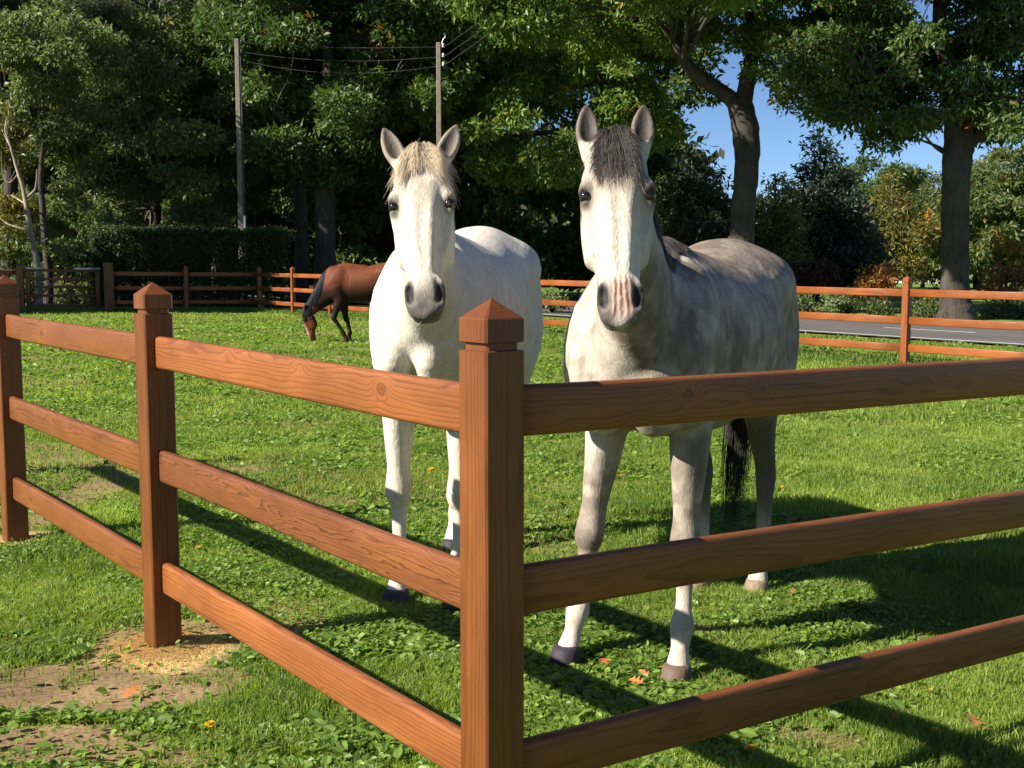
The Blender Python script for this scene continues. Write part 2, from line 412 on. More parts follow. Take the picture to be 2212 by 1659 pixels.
ff = empty('paddock_fence', (C0[0], C0[1], gz(*C0)))
tag(ff, 'near corner of orange brown stained three rail fence in front of the horses', 'fence', 'timber fences around the paddock')
rz1 = math.atan2(v2[1], v2[0])
cs = [C0+v2*PL*i for i in range(4)]
for i, c in enumerate(cs): make_post(ff, c, rz1, PS, PH, M['wood_post'])
for i in range(3): rails_between(ff, cs[i], cs[i+1], PS, M['wood'], seed=10*i, mats=[M['wood'], M['wood_figured'] if i == 0 else M['wood'], M['wood']])
cr = [C0+u2*4.4, C0+u2*8.8-np.array([0, 0])]
prev = C0
for i, c in enumerate(cr):
    make_post(ff, c, math.atan2(u2[1], u2[0]), PS, PH, M['wood_post'])
    rails_between(ff, prev, c, PS, M['wood'], seed=40+10*i); prev = c

# fence along the road, far right
TF = .6395; vf = np.array([-math.sin(TF), math.cos(TF)]); F0 = np.array([(1957-1106)/FPX*18.6, 18.6])
fr = empty('roadside_fence', (F0[0], F0[1], gz(*F0)))
tag(fr, 'sunlit orange three rail fence running along the far side of the paddock by the road', 'fence', 'timber fences around the paddock')
NSP = 10; LEN = 24.0; sp = LEN/NSP
fc = [F0+vf*sp*i for i in range(-3, NSP+1)]
for c in fc: make_post(fr, c, math.atan2(vf[1], vf[0]), PS, PH, M['wood_far'])
for i in range(len(fc)-1): rails_between(fr, fc[i], fc[i+1], PS, M['wood_far'], nx=3, seed=90+i)
# back fence in the shade, then the gate
CORN = fc[-1]
bk = empty('back_fence', (CORN[0], CORN[1], gz(*CORN)))
tag(bk, 'shaded brown three rail fence in front of the dark hedge, right of the gate', 'fence', 'timber fences around the paddock')
gp = G(237, 674)[:2]; dd = gp-CORN; nb = 2
bc = [CORN+dd*i/nb for i in range(1, nb+1)]
print('corner', CORN, 'gatepost', gp, 'spacing', np.linalg.norm(dd)/nb)
make_post(bk, bc[0], math.atan2(dd[1], dd[0]), PS, PH, M['wood_far'])
for a, b in ((CORN, bc[0]), (bc[0], gp)): rails_between(bk, a, b, PS, M['wood_far'], nx=3, seed=130)
make_post(bk, gp, math.atan2(dd[1], dd[0]), .26, 1.52, M['wood_old'])
# gate
g0 = G(218, 673)[:2]; g1 = G(58, 673)[:2]
gt = empty('field_gate', (g0[0], g0[1], gz(*g0)))
tag(gt, 'dark timber five bar gate with diagonal braces and grey hinges under the trees', 'gate')
gd = (g1-g0)/np.linalg.norm(g1-g0); gL = np.linalg.norm(g1-g0)
def gpt(t, z): p = g0+gd*t; return (p[0], p[1], gz(*p)+z)
for nm, t in (('stile', .06), ('stile', gL-.06)):
    put_rail(gt, gpt(t, .08), gpt(t+.0005, 1.36), .12, .08, M['wood_old'], nm, nx=2)
for z in (.20, .48, .74, .98, 1.24): put_rail(gt, gpt(.1, z), gpt(gL-.1, z), .085, .045, M['wood_old'], 'bar', nx=2)
put_rail(gt, gpt(.12, .22), gpt(gL*.52, 1.2), .075, .03, M['wood_old'], 'brace', nx=2)
put_rail(gt, gpt(gL-.12, .22), gpt(gL*.48, 1.2), .075, .03, M['wood_old'], 'brace', nx=2)
for t0, t1_ in ((-.02, .75), (gL-.5, gL+.1)): put_rail(gt, gpt(t0, 1.30), gpt(t1_, 1.30), .06, .10, M['steel'], 'hinge_strap', nx=1, r=.01)
gq = empty('timber_gatepost', (*g1, gz(*g1)))
tag(gq, 'dark square gatepost at the left end of the five bar gate', 'gatepost')
make_post(gq, g1+gd*.15, math.atan2(gd[1], gd[0]), .2, 1.45, M['wood_old'])
fl_ = empty('timber_fence', (*(g1+gd*.15), gz(*g1)))
tag(fl_, 'short shaded fence left of the five bar gate at the picture edge', 'fence', 'timber fences around the paddock')
prev = g1+gd*.15
for i in range(2):
    c = prev+gd*2.6; make_post(fl_, c, math.atan2(gd[1], gd[0]), PS, PH, M['wood_far']); rails_between(fl_, prev, c, PS, M['wood_far'], nx=3, seed=170+i); prev = c


# ------------------------------------------------------------------ horses: one continuous implicit body each
class Field:
    def __init__(s, lo, hi, h):
        s.lo = np.array(lo, float); s.h = h; s.n = np.ceil((np.array(hi)-s.lo)/h).astype(int)+1
        s.D = np.full(s.n, .12, np.float32)
        s.ax = [(s.lo[i]+np.arange(s.n[i])*h).astype(np.float32) for i in range(3)]
    def seg(s, T, o, a, b, ra, rb, ref, p, m):
        d = b-a; L = np.linalg.norm(d)
        if L < 1e-6: return
        d = d/L; R = max(ra.max(), rb.max())+m
        lo = np.minimum(a, b)-R; hi = np.maximum(a, b)+R
        oo = np.array(o); i0 = np.clip(np.floor((lo-s.lo)/s.h).astype(int), oo, oo+T.shape); i1 = np.clip(np.ceil((hi-s.lo)/s.h).astype(int)+1, oo, oo+T.shape)
        if (i1 <= i0).any(): return
        x = (s.ax[0][i0[0]:i1[0]]-a[0])[:, None, None]; y = (s.ax[1][i0[1]:i1[1]]-a[1])[None, :, None]; z = (s.ax[2][i0[2]:i1[2]]-a[2])[None, None, :]
        U = ref-(ref@d)*d; U /= np.linalg.norm(U)+1e-9; Sd = np.cross(U, d)
        f = np.float32
        al = f(d[0])*x+f(d[1])*y+f(d[2])*z; du = f(U[0])*x+f(U[1])*y+f(U[2])*z; ds = f(Sd[0])*x+f(Sd[1])*y+f(Sd[2])*z
        t = np.clip(al/f(L), 0, 1); cp = al-t*f(L)
        rs = f(ra[0])+t*f(rb[0]-ra[0]); ru = np.where(du > 0, f(ra[1])+t*f(rb[1]-ra[1]), f(ra[2])+t*f(rb[2]-ra[2])); rc = np.minimum(rs, np.minimum(f(ra[1])+t*f(rb[1]-ra[1]), f(ra[2])+t*f(rb[2]-ra[2])))*f(.8)
        off = np.sqrt(du*du+ds*ds+cp*cp)
        if p == 2: q = np.sqrt((du/ru)**2+(ds/rs)**2+(cp/rc)**2)
        else: q = (((np.abs(du)/ru)**p+(np.abs(ds)/rs)**p)**(2./p)+(cp/rc)**2)**.5
        q = np.maximum(q, 1e-3)
        dist = off-off/q
        j = tuple(slice(i0[k]-o[k], i1[k]-o[k]) for k in range(3))
        T[j] = np.minimum(T[j], dist)
    def chain(s, nodes, ref=(0, 0, 1), k=.04, sub=3, p=2, cut=False):
        N = np.array(nodes, float)
        if N.shape[1] == 4: N = np.concatenate([N, N[:, 3:4], N[:, 3:4]], 1)
        if N.shape[1] == 5: N = np.concatenate([N, N[:, 4:5]], 1)
        ref = np.array(ref, float); refs = ref if ref.ndim == 2 else np.tile(ref, (len(N), 1))
        if len(N) > 2 and sub > 1:
            Q = []; Rf = []
            for i in range(len(N)-1):
                p0 = N[max(i-1, 0)]; p1 = N[i]; p2 = N[i+1]; p3 = N[min(i+2, len(N)-1)]
                for q in range(sub):
                    t = q/sub; m1 = (p2-p0)*.5; m2 = (p3-p1)*.5
                    Q.append((2*t**3-3*t*t+1)*p1+(t**3-2*t*t+t)*m1+(-2*t**3+3*t*t)*p2+(t**3-t*t)*m2); Rf.append(refs[i]*(1-t)+refs[i+1]*t)
            Q.append(N[-1]); Rf.append(refs[-1]); N = np.array(Q); refs = np.array(Rf)
        m = k+.03
        lo = (N[:, :3]-N[:, 3:].max(1)[:, None]-m).min(0); hi = (N[:, :3]+N[:, 3:].max(1)[:, None]+m).max(0)
        i0 = np.clip(np.floor((lo-s.lo)/s.h).astype(int)-1, 0, s.n-1); i1 = np.clip(np.ceil((hi-s.lo)/s.h).astype(int)+2, i0+1, s.n)
        T = np.full(i1-i0, .12, np.float32)
        if len(N) == 1: N = np.repeat(N, 2, 0); N[1, :3] += (1e-4, 0, 0); refs = np.repeat(refs, 2, 0)
        for i in range(len(N)-1):
            s.seg(T, i0, N[i, :3], N[i+1, :3], np.maximum(N[i, 3:], 1e-3), np.maximum(N[i+1, 3:], 1e-3), refs[i], p, m)
        j = tuple(slice(i0[q], i1[q]) for q in range(3)); A = s.D[j]
        if cut:
            T = -T; h = np.maximum(k-np.abs(A-T), 0)/k; s.D[j] = np.maximum(A, T)+h*h*k*.25
        else:
            h = np.maximum(k-np.abs(A-T), 0)/k; s.D[j] = np.minimum(A, T)-h*h*k*.25
    def blur(s, it=1):
        for _ in range(it):
            for ax in range(3):
                A = s.D; s.D = A*.5; 
                sl = [slice(None)]*3; sr = [slice(None)]*3; sl[ax] = slice(1, None); sr[ax] = slice(None, -1)
                s.D[tuple(sl)] += .25*A[tuple(sr)]; s.D[tuple(sr)] += .25*A[tuple(sl)]
                e = [slice(None)]*3; e[ax] = 0; s.D[tuple(e)] += .25*A[tuple(e)]; e[ax] = -1; s.D[tuple(e)] += .25*A[tuple(e)]
    def surface(s):
        D = s.D; n = D.shape; ins = D < 0
        c = np.zeros((n[0]-1, n[1]-1, n[2]-1), np.int8)
        for dx in (0, 1):
            for dy in (0, 1):
                for dz in (0, 1): c += ins[dx:n[0]-1+dx, dy:n[1]-1+dy, dz:n[2]-1+dz]
        act = (c > 0) & (c < 8); I = np.argwhere(act)
        idx = np.full(act.shape, -1, np.int32); idx[tuple(I.T)] = np.arange(len(I))
        acc = np.zeros((len(I), 3)); cnt = np.zeros(len(I))
        E = [((0, 0, 0), (1, 0, 0)), ((0, 1, 0), (1, 1, 0)), ((0, 0, 1), (1, 0, 1)), ((0, 1, 1), (1, 1, 1)), ((0, 0, 0), (0, 1, 0)), ((1, 0, 0), (1, 1, 0)), ((0, 0, 1), (0, 1, 1)), ((1, 0, 1), (1, 1, 1)), ((0, 0, 0), (0, 0, 1)), ((1, 0, 0), (1, 0, 1)), ((0, 1, 0), (0, 1, 1)), ((1, 1, 0), (1, 1, 1))]
        for a, b in E:
            da = D[tuple((I+a).T)]; db = D[tuple((I+b).T)]; m = (da < 0) != (db < 0)
            t = np.where(m, da/np.where(m, da-db, 1), 0)
            acc[m] += (np.array(a)+t[:, None]*(np.array(b)-np.array(a)))[m]; cnt[m] += 1
        V = s.lo+(I+acc/cnt[:, None])*s.h
        F = []
        for ax in range(3):
            sl = [slice(1, n[q]-1) for q in range(3)]; s0 = list(sl); s1 = list(sl)
            s0[ax] = slice(0, n[ax]-1); s1[ax] = slice(1, n[ax])
            A = ins[tuple(s0)]; B = ins[tuple(s1)]; J = np.argwhere(A != B); fl = A[tuple(J.T)]
            J = J+np.array([1 if q != ax else 0 for q in range(3)])
            o1 = np.zeros(3, int); o2 = np.zeros(3, int); o1[(ax+1) % 3] = -1; o2[(ax+2) % 3] = -1
            q = np.stack([idx[tuple(J.T)], idx[tuple((J+o1).T)], idx[tuple((J+o1+o2).T)], idx[tuple((J+o2).T)]], 1)
            q[~fl] = q[~fl][:, ::-1]; F.append(q)
        F = np.concatenate(F); F = F[(F >= 0).all(1)]
        return V, F[:, ::-1] if False else F

def hair_mesh(name, paths, r, parent, mat, col, taper=.25):
    """paths (n,k,3) strands; r root radius; col (n,3)"""
    paths = np.asarray(paths); n, k, _ = paths.shape
    T = np.gradient(paths, axis=1); T /= np.linalg.norm(T, axis=2, keepdims=True)+1e-9
    R = np.array([.31, .83, .46]); Sx = np.cross(T, R); Sx /= np.linalg.norm(Sx, axis=2, keepdims=True)+1e-9; Ux = np.cross(T, Sx)
    rad = r*(1-(1-taper)*np.linspace(0, 1, k)**1.5)[None, :, None]
    V = np.stack([paths+rad*(math.cos(a)*Sx+math.sin(a)*Ux) for a in (0, 2.094, 4.189)], 2)  # n,k,3,3
    idx = np.arange(n*k*3).reshape(n, k, 3)
    F = []
    for j in range(3):
        F.append(np.stack([idx[:, :-1, j], idx[:, :-1, (j+1) % 3], idx[:, 1:, (j+1) % 3], idx[:, 1:, j]], -1).reshape(-1, 4))
    c = np.repeat(col, k*3, 0)
    return mesh_np(name, V.reshape(-1, 3), np.concatenate(F), mat, parent, col=c)

def hoof_mesh(name, ctr, zb, fwd, parent, mat, col, r=.062, h=.085):
    fwd = np.array([fwd[0], fwd[1]], float); fwd /= np.linalg.norm(fwd); lat = np.array([-fwd[1], fwd[0]])
    V = []; F = []; prof = [(0, 1.0, .0), (.012, 1.0, 0), (.05, .88, -.006), (.075, .80, -.010), (h, .76, -.012), (h+.006, .62, -.012)]
    n = 18
    for z, s_, sh in prof:
        for i in range(n):
            a = 2*math.pi*i/n; rr = r*s_*(1.08 if math.cos(a) > 0 else .86*(1-.12*abs(math.cos(a))**6))
            p = ctr+fwd*(rr*math.cos(a)+sh)+lat*(r*s_*.93*math.sin(a)); V.append((p[0], p[1], zb+z))
    for i in range(len(prof)-1):
        for j in range(n): a = i*n+j; b = i*n+(j+1) % n; F.append((a, b, b+n, a+n))
    F.append(tuple(range(n))[::-1]); F.append(tuple(range((len(prof)-1)*n, len(prof)*n)))
    return mesh_np(name, V, F, mat, parent, col=np.tile(np.array(col), (len(V), 1)))

def build_horse(name, label, cfg):
    """local frame: x forward, y to the horse's left, z up; origin on the ground between the feet"""
    O = np.array(cfg['origin']); fw = np.array(cfg['facing'], float); fw = fw/ np.linalg.norm(fw); lf = np.array([-fw[1], fw[0]])
    zg = float(gz(O[0], O[1])); rz = math.atan2(fw[1], fw[0])
    root = empty(name, (O[0], O[1], zg), rz); tag(root, label, 'horse', 'horses in the paddock')
    def W2L(p):
        q = np.array(p[:2])-O; return np.array([q@fw, q@lf, (p[2] if len(p) > 2 else 0)-zg])
    def V2L(d): return np.array([d[0]*fw[0]+d[1]*fw[1], d[0]*lf[0]+d[1]*lf[1], d[2]])
    s = cfg.get('s', 1.0); wd = cfg.get('w', 1.0)
    h = cfg.get('h', .0072)
    # head frame
    poll = W2L(cfg['poll']) if not cfg.get('local_head') else np.array(cfg['poll'])
    A = V2L(cfg['down']) if not cfg.get('local_head') else np.array(cfg['down'], float)
    A = A/np.linalg.norm(A)
    Bv = V2L(cfg['front']) if not cfg.get('local_head') else np.array(cfg['front'], float)
    Bv = Bv-(Bv@A)*A; Bv = Bv/np.linalg.norm(Bv); Cv = np.cross(A, Bv)      # C = lateral
    hs = cfg.get('head', 1.0)
    def hd(a, b, c): return poll+hs*(a*A+b*Bv+c*Cv)
    def hn(a, b, c, *r): return tuple(hd(a, b, c))+tuple(q*hs for q in r)
    feet = cfg['feet']; ff_ = [W2L((*f, 0)) if not cfg.get('local_feet') else np.array((*f, 0.)) for f in feet]      # fore R, fore L, hind R, hind L
    lo = [-1.12*s, -.50*s, -.02]; hi = [.9*s, .50*s, 1.78*s]
    ears = []
    pts = [hd(a, b, c) for a in (-.22, .66) for b in (-.25, .15) for c in (-.17, .17)]
    lo = np.minimum(lo, np.min(pts, 0)); hi = np.maximum(hi, np.max(pts, 0))
    fl = Field(lo, hi, h)
    fwid = cfg.get('front_w', 1.0)
    def Sx(rows):
        o_ = []
        for r in rows:
            r = np.array(r, float)*s; k_ = wd*(1+(fwid-1)*float(sm(np.array(r[0]), .05*s, .45*s))); r[1] *= (1+(fwid-1)*float(sm(np.array(r[0]), .05*s, .45*s))); r[3] *= k_; o_.append(tuple(r))
        return o_
    # ---- trunk
    fl.chain(Sx([(.70, 0, 1.16, .12, .12, .14), (.60, 0, 1.18, .19, .21, .24), (.46, 0, 1.21, .235, .30, .33), (.30, 0, 1.21, .265, .345, .365), (.10, 0, 1.20, .30, .335, .385), (-.15, 0, 1.20, .325, .335, .385), (-.38, 0, 1.255, .305, .335, .365), (-.58, 0, 1.30, .275, .32, .33), (-.76, 0, 1.295, .215, .26, .275), (-.88, 0, 1.24, .12, .16, .18)]), k=.05, p=2.15)
    # withers ridge and loin
    fl.chain(Sx([(.50, 0, 1.44, .05, .10), (.36, 0, 1.50, .055, .10), (.20, 0, 1.48, .06, .09), (0, 0, 1.46, .08, .08)]), k=.10)
    nb = cfg.get('neckbend', 0.0)
    crest = hd(.03, -.10, 0); 
    base = np.array([.50, 0, 1.20])*s; d = crest-base
    up = np.array([0, 0, 1.0]); dn = d/np.linalg.norm(d)
    N = []
    for t, rs, ru, rd in ((-.08, .19, .30, .20), (.15, .165, .28, .23), (.38, .122, .225, .20), (.62, .095, .17, .165), (.82, .085, .125, .13), (1.0, .078, .085, .10)):
        q = base+d*t+up*nb*math.sin(math.pi*max(t, 0)); N.append((*q, rs*s*cfg.get('neckw', 1), ru*s*cfg.get('neckt', 1), rd*s*cfg.get('neckt', 1)))
    refn = np.cross(dn, np.cross(up, dn)); fl.chain(N, ref=refn, k=.09, p=2.1)
    fl.chain([(*hd(.07, -.13, 0), .07*hs, .07*hs), (*(base+d*.62-refn*.06*s), .065*s, .07*s), (*(base+d*.2-refn*.16*s), .07*s, .08*s)], ref=refn, k=.08)
    for sd in (1, -1):
        # shoulder, pectoral, haunch
        fl.chain(Sx([(.42, .15*sd, 1.42, .07, .10), (.50, .185*sd, 1.27, .09, .14), (.60, .175*sd, 1.12, .09, .12), (.54, .18*sd, 1.0, .08, .12)]), ref=(1, 0, 0), k=.09)
        fl.chain(Sx([(.68, .10*sd, 1.16, .07, .07), (.72, .095*sd, 1.06, .09, .075), (.64, .10*sd, .95, .08, .07)]), ref=(1, 0, 0), k=.035)
        fl.chain(Sx([(-.40, .20*sd, 1.40, .08, .10), (-.60, .15*sd, 1.38, .14, .17), (-.72, .165*sd, 1.22, .13, .18), (-.62, .185*sd, 1.05, .12, .17), (-.52, .185*sd, .93, .085, .13)]), ref=(1, 0, 0), k=.09)
        yk = fwid
        fl.chain(Sx([(.24, .300*sd, 1.36, .016), (.27, .318*sd, 1.18, .020), (.33, .295*sd, 1.00, .018)]), k=.055, cut=True)      # crease behind the shoulder
        fl.chain(Sx([(-.36, .345*sd, 1.40, .022), (-.40, .350*sd, 1.24, .026), (-.36, .325*sd, 1.06, .018)]), k=.07, cut=True)  # flank hollow
        fl.chain(Sx([(.40, .12*sd, 1.50, .018), (.52, .215*sd, 1.34, .020), (.66, .175*sd, 1.16, .022)]), k=.05)                # front edge of the shoulder blade
        i = 1 if sd == 1 else 0
        f = ff_[i]; e = np.array([.44, .165*(fwid+.35)/1.35*sd, .88])*s
        zf = float(gz(*cfg['feet'][i])-zg) if not cfg.get('local_feet') else 0.
        lift = cfg.get('knee', {}).get(i)
        if lift is None:
            fp = np.array([f[0]-.045*s, f[1], zf])
            def J(t, dx=0, dz=0): q = e*(1-t)+fp*t; return q+np.array([dx*s, 0, dz*s])
            rows = [(*(np.array([.50, .165*fwid*sd, 1.10])*s), .075, .12, .12), (*(e+np.array([0, 0, .06*s])), .072, .115, .105), (*J(.10), .062, .09, .085), (*J(.22, .004), .053, .068, .062), (*J(.34, .006), .044, .052, .045), (*J(.425, .010), .050, .050, .038), (*J(.475, .010), .051, .048, .042), (*J(.525, 0), .037, .033, .037), (*J(.62, -.002), .029, .026, .034), (*J(.72, -.002), .0285, .026, .033), (*J(.775, .004), .040, .037, .044), (*J(.81, .012), .038, .036, .040), (*J(.87, .022), .030, .029, .029), (*J(.92, .034), .037, .035, .033), (*J(.955, .040), .043, .042, .038)]
        else:
            K, Fk, T_ = [np.array(q)*s for q in lift]     # knee, fetlock, toe
            L1 = lambda a, b, t: a*(1-t)+b*t
            rows = [(*(np.array([.52, .175*sd, 1.10])*s), .085, .12, .12), (*e, .068, .10, .095), (*L1(e, K, .35), .055, .07, .065), (*L1(e, K, .75), .044, .05, .045), (*K, .046, .048, .042), (*L1(K, Fk, .25), .034, .032, .034), (*L1(K, Fk, .7), .029, .026, .033), (*Fk, .036, .035, .04), (*L1(Fk, T_, .5), .031, .03, .03), (*T_, .042, .04, .038)]
        rows = [tuple(r[:3])+tuple(q*s*cfg.get('legw', 1) for q in r[3:]) for r in rows]
        fl.chain(rows, ref=(1, 0, 0), k=.045, sub=3)
        if lift is None and h < .01:      # groove between cannon bone and tendon, and the forearm muscle
            for q_ in (1, -1): fl.chain([(*(J(.57, -.008)+np.array([0, .037*q_*s, 0])), .007*s), (*(J(.73, -.010)+np.array([0, .035*q_*s, 0])), .007*s)], k=.010, cut=True)
            fl.chain([(*J(.06, .05), .035*s, .03*s), (*J(.20, .035), .036*s, .03*s), (*J(.32, .02), .022*s, .02*s)], ref=(1, 0, 0), k=.02)
        i += 2; f = ff_[i]; zf = float(gz(*cfg['feet'][i])-zg) if not cfg.get('local_feet') else 0.
        D_ = np.array([f[0]+.64*s, f[1]-.16*sd*s, zf])
        def H(x, y, z, *r):
            t = np.clip(1-z/1.0, 0, 1); q = np.array([x, y*sd, z])*s+D_*t; return tuple(q)+tuple(v*s*cfg.get('legw', 1) for v in r)
        fl.chain([H(-.62, .16, 1.15, .11, .17, .18), H(-.52, .18, .98, .085, .13, .14), H(-.57, .175, .84, .066, .085, .095), H(-.66, .165, .70, .050, .058, .062), H(-.735, .16, .585, .043, .045, .052), H(-.755, .16, .52, .043, .047, .045), H(-.745, .16, .44, .036, .04, .040), H(-.735, .16, .34, .031, .030, .037), H(-.725, .16, .25, .030, .030, .036), H(-.71, .16, .19, .037, .037, .042), H(-.68, .16, .125, .031, .031, .031), H(-.655, .16, .075, .040, .038, .036), H(-.645, .16, .05, .044, .042, .038)], ref=(1, 0, 0), k=.045)
    # ---- head
    fl.chain([hn(.005, -.055, 0, .064, .050, .06), hn(.05, -.03, 0, .088, .052, .09), hn(.11, -.018, 0, .096, .050, .10), hn(.18, -.022, 0, .094, .048, .09), hn(.25, -.032, 0, .080, .040, .075), hn(.33, -.042, 0, .072, .036, .06), hn(.41, -.044, 0, .064, .034, .045), hn(.47, -.040, 0, .058, .034, .045), hn(.53, -.034, 0, .054, .036, .040), hn(.572, -.042, 0, .055, .028, .034)], ref=Bv, k=.035, p=2.5)
    fl.chain([hn(.12, .010, 0, .060, .030, .03), hn(.19, .008, 0, .058, .036, .03), hn(.27, .002, 0, .050, .034, .03), hn(.35, -.004, 0, .043, .030, .03), hn(.43, -.010, 0, .038, .028, .03), hn(.50, -.016, 0, .040, .030, .03), hn(.55, -.028, 0, .042, .026, .03)], ref=Bv, k=.022, p=3.2)
    for sd in (1, -1):
        fl.chain([hn(.10, -.08, .058*sd, .042, .05), hn(.19, -.10, .068*sd, .040, .07), hn(.28, -.115, .070*sd, .036, .072), hn(.345, -.118, .064*sd, .033, .058)], ref=Bv, k=.03)
        fl.chain([hn(.34, -.118, .052*sd, .026, .040), hn(.43, -.088, .034*sd, .022, .030), hn(.52, -.07, .020*sd, .022, .024)], ref=Bv, k=.035)
        fl.chain([hn(.150, .004, .086*sd, .022, .016), hn(.176, .006, .102*sd, .018, .018), hn(.215, -.012, .096*sd, .014, .014)], ref=Bv, k=.018)   # orbit and brow
        fl.chain([hn(.212, -.026, .099*sd, .014), hn(.28, -.030, .089*sd, .013), hn(.36, -.036, .073*sd, .010)], ref=Bv, k=.012)  # facial crest
        fl.chain([hn(.22, .028, .030*sd, .012), hn(.32, .020, .026*sd, .011), hn(.43, .008, .020*sd, .009)], ref=Bv, k=.018)   # nasal bones
        fl.chain([hn(.465, -.008, .044*sd, .013, .018), hn(.500, -.004, .053*sd, .018, .026), hn(.540, -.012, .052*sd, .018, .028), hn(.568, -.032, .040*sd, .015, .018)], ref=Bv, k=.018)   # nostril rim
    fl.chain([hn(.565, -.024, .028, .022), hn(.586, -.028, 0, .022), hn(.565, -.024, -.028, .022)], ref=Bv, k=.025)    # upper lip
    fl.chain([hn(.525, -.078, 0, .042, .028), hn(.570, -.072, 0, .050, .026), hn(.592, -.054, 0, .046, .014)], ref=Bv, k=.010)    # chin and lower lip
    for sd in (1, -1):
        fl.chain([hn(.472, .016, .042*sd, .008, .014), hn(.500, .018, .051*sd, .014, .026), hn(.530, .012, .054*sd, .016, .026), hn(.548, .000, .046*sd, .010, .016)], ref=Bv, k=.010, cut=True)
        fl.chain([hn(.182, .014, .106*sd, .015, .018), hn(.198, .012, .108*sd, .015, .018)], ref=Bv, k=.01, cut=True)
        fl.chain([hn(.186, -.020, .112*sd, .006), hn(.172, -.004, .112*sd, .0075), hn(.170, .012, .098*sd, .0075), hn(.180, .020, .086*sd, .006)], ref=Bv, k=.007)
        fl.chain([hn(.204, -.016, .108*sd, .005), hn(.213, .000, .106*sd, .0055), hn(.210, .014, .094*sd, .005)], ref=Bv, k=.007)
        # ears: cupped leaf shapes
        es = cfg.get('ear', [(1.0, .30, .10), (1.0, .30, .10)])[0 if sd == 1 else 1]
        eu = -A*es[0]+Cv*sd*es[1]+Bv*es[2]; eu /= np.linalg.norm(eu)
        eo = Bv-(Bv@eu)*eu; eo /= np.linalg.norm(eo)
        if cfg.get('ear_out'): eo = eo+np.cross(eu, eo)*cfg['ear_out']*sd; eo /= np.linalg.norm(eo)
        el = cfg.get('earl', .175)*hs; b0 = hd(.010, -.045, cfg.get('ear_c', .070)*sd)
        ears.append((b0, eu, eo, el))
        def E(t, off, rs, ru): return (*(b0+eu*el*t+eo*off*hs-np.cross(eu, eo)*0), rs*hs, ru*hs)
        fl.chain([E(-.12, -.01, .022, .022), E(.10, 0, .030, .028), E(.30, 0, .0375, .028), E(.50, -.002, .038, .022), (*E(.72, -.003, .030, .016),), E(.90, -.002, .0165, .010), E(1.0, 0, .006, .005)], ref=eo, k=.018, sub=3)
        fl.chain([E(.16, .022, .010, .016), E(.32, .022, .024, .024), E(.52, .020, .026, .022), E(.72, .016, .019, .017), E(.88, .012, .008, .010)], ref=eo, k=.006, sub=3, cut=True)
    fl.blur(1)
    V, F = fl.surface()
    # ---- colour by region
    rel = (V-poll)/hs; ha, hb, hc = rel@A, rel@Bv, rel@Cv
    hc_ = cfg['paint'](V/s, ha, hb, hc)
    for b0, eu, eo, el in ears:
        q = V-b0; t_ = q@eu/el; f_ = q@eo/hs; l_ = q@np.cross(eu, eo)/hs
        on = (t_ > .05) & (t_ < 1.1) & (np.abs(l_) < .05) & (np.abs(f_) < .06)
        wdt = .036*np.sin(np.clip(t_*.9+.12, 0, 1)*math.pi)**.7+.002
        ins = on*np.exp(-(l_/(wdt*.62))**4)*sm(f_, -.022, -.002)*sm(t_, .08, .2)*(1-sm(t_, .86, 1.0))
        hc_ = blend(hc_, on*sm(t_, .05, .22)*.85, cfg['earc'][0]); hc_ = blend(hc_, np.clip(ins, 0, 1)*.92, cfg['earc'][1]); hc_ = blend(hc_, on*sm(t_, .86, .98)*.7, cfg['earc'][1])
    body = mesh_np('body', V, F, cfg['mat'], root, col=hc_)
    at_ = body.data.attributes.new('headpos', 'FLOAT_VECTOR', 'POINT'); at_.data.foreach_set('vector', np.stack([np.where((np.abs(hb) < .11) & (ha < .64), ha, 9), hb, np.where(np.abs(hc) < .12, hc, 9)], 1).astype(np.float32).ravel())
    bvh = BVHTree.FromPolygons([tuple(v) for v in V.tolist()], F.tolist()) if cfg.get('hair', True) else None
    # hooves
    for i in range(4):
        f = ff_[i]; zf = float(gz(*cfg['feet'][i])-zg) if not cfg.get('local_feet') else 0.
        if cfg.get('knee', {}).get(i) is not None:
            T_ = np.array(cfg['knee'][i][2])*s; hoof_mesh('hoof', T_[:2]-np.array([.0, 0]), max(T_[2]-.05*s, 0), (1, 0), root, cfg['mat'], cfg['hoofc'][i], r=.055*s); continue
        dx = np.array([.004*s, 0])
        hoof_mesh('hoof', f[:2]+dx, zf-.015, (1, (-.12 if i % 2 == 0 else .12)), root, cfg['mat'], cfg['hoofc'][i], r=.068*s, h=.078)
    # eyes
    for sd in (1, -1):
        c = hd(.191, -.004, .0945*sd); n = 14; VV = []; FF = []
        for i in range(n//2+1):
            for j in range(n):
                a = math.pi*i/(n//2); b = 2*math.pi*j/n; VV.append(c+hs*.0215*np.array([math.sin(a)*math.cos(b), math.sin(a)*math.sin(b), math.cos(a)]))
        for i in range(n//2):
            for j in range(n): FF.append((i*n+j, i*n+(j+1) % n, (i+1)*n+(j+1) % n, (i+1)*n+j))
        mesh_np('eye', VV, FF, M['eye'], root)
    return dict(root=root, body=body, bvh=bvh, hd=hd, A=A, B=Bv, C=Cv, hs=hs, s=s, base=base, d=d, ref=refn, V=V, F=F, poll=poll)

def lay(bvh, paths, lift):
    """push strand points out of the skin"""
    n, k, _ = paths.shape
    for i in range(n):
        for j in range(k):
            p = Vector(paths[i, j]); r = bvh.find_nearest(p, .08)
            if r[0] is None: continue
            q, nn = r[0], r[1]; dd_ = (p-q).dot(nn)
            L = lift*(.5+.9*((i*7919) % 97)/97.)
            if dd_ < L: paths[i, j] = np.array(p+nn*(L-dd_))
    return paths

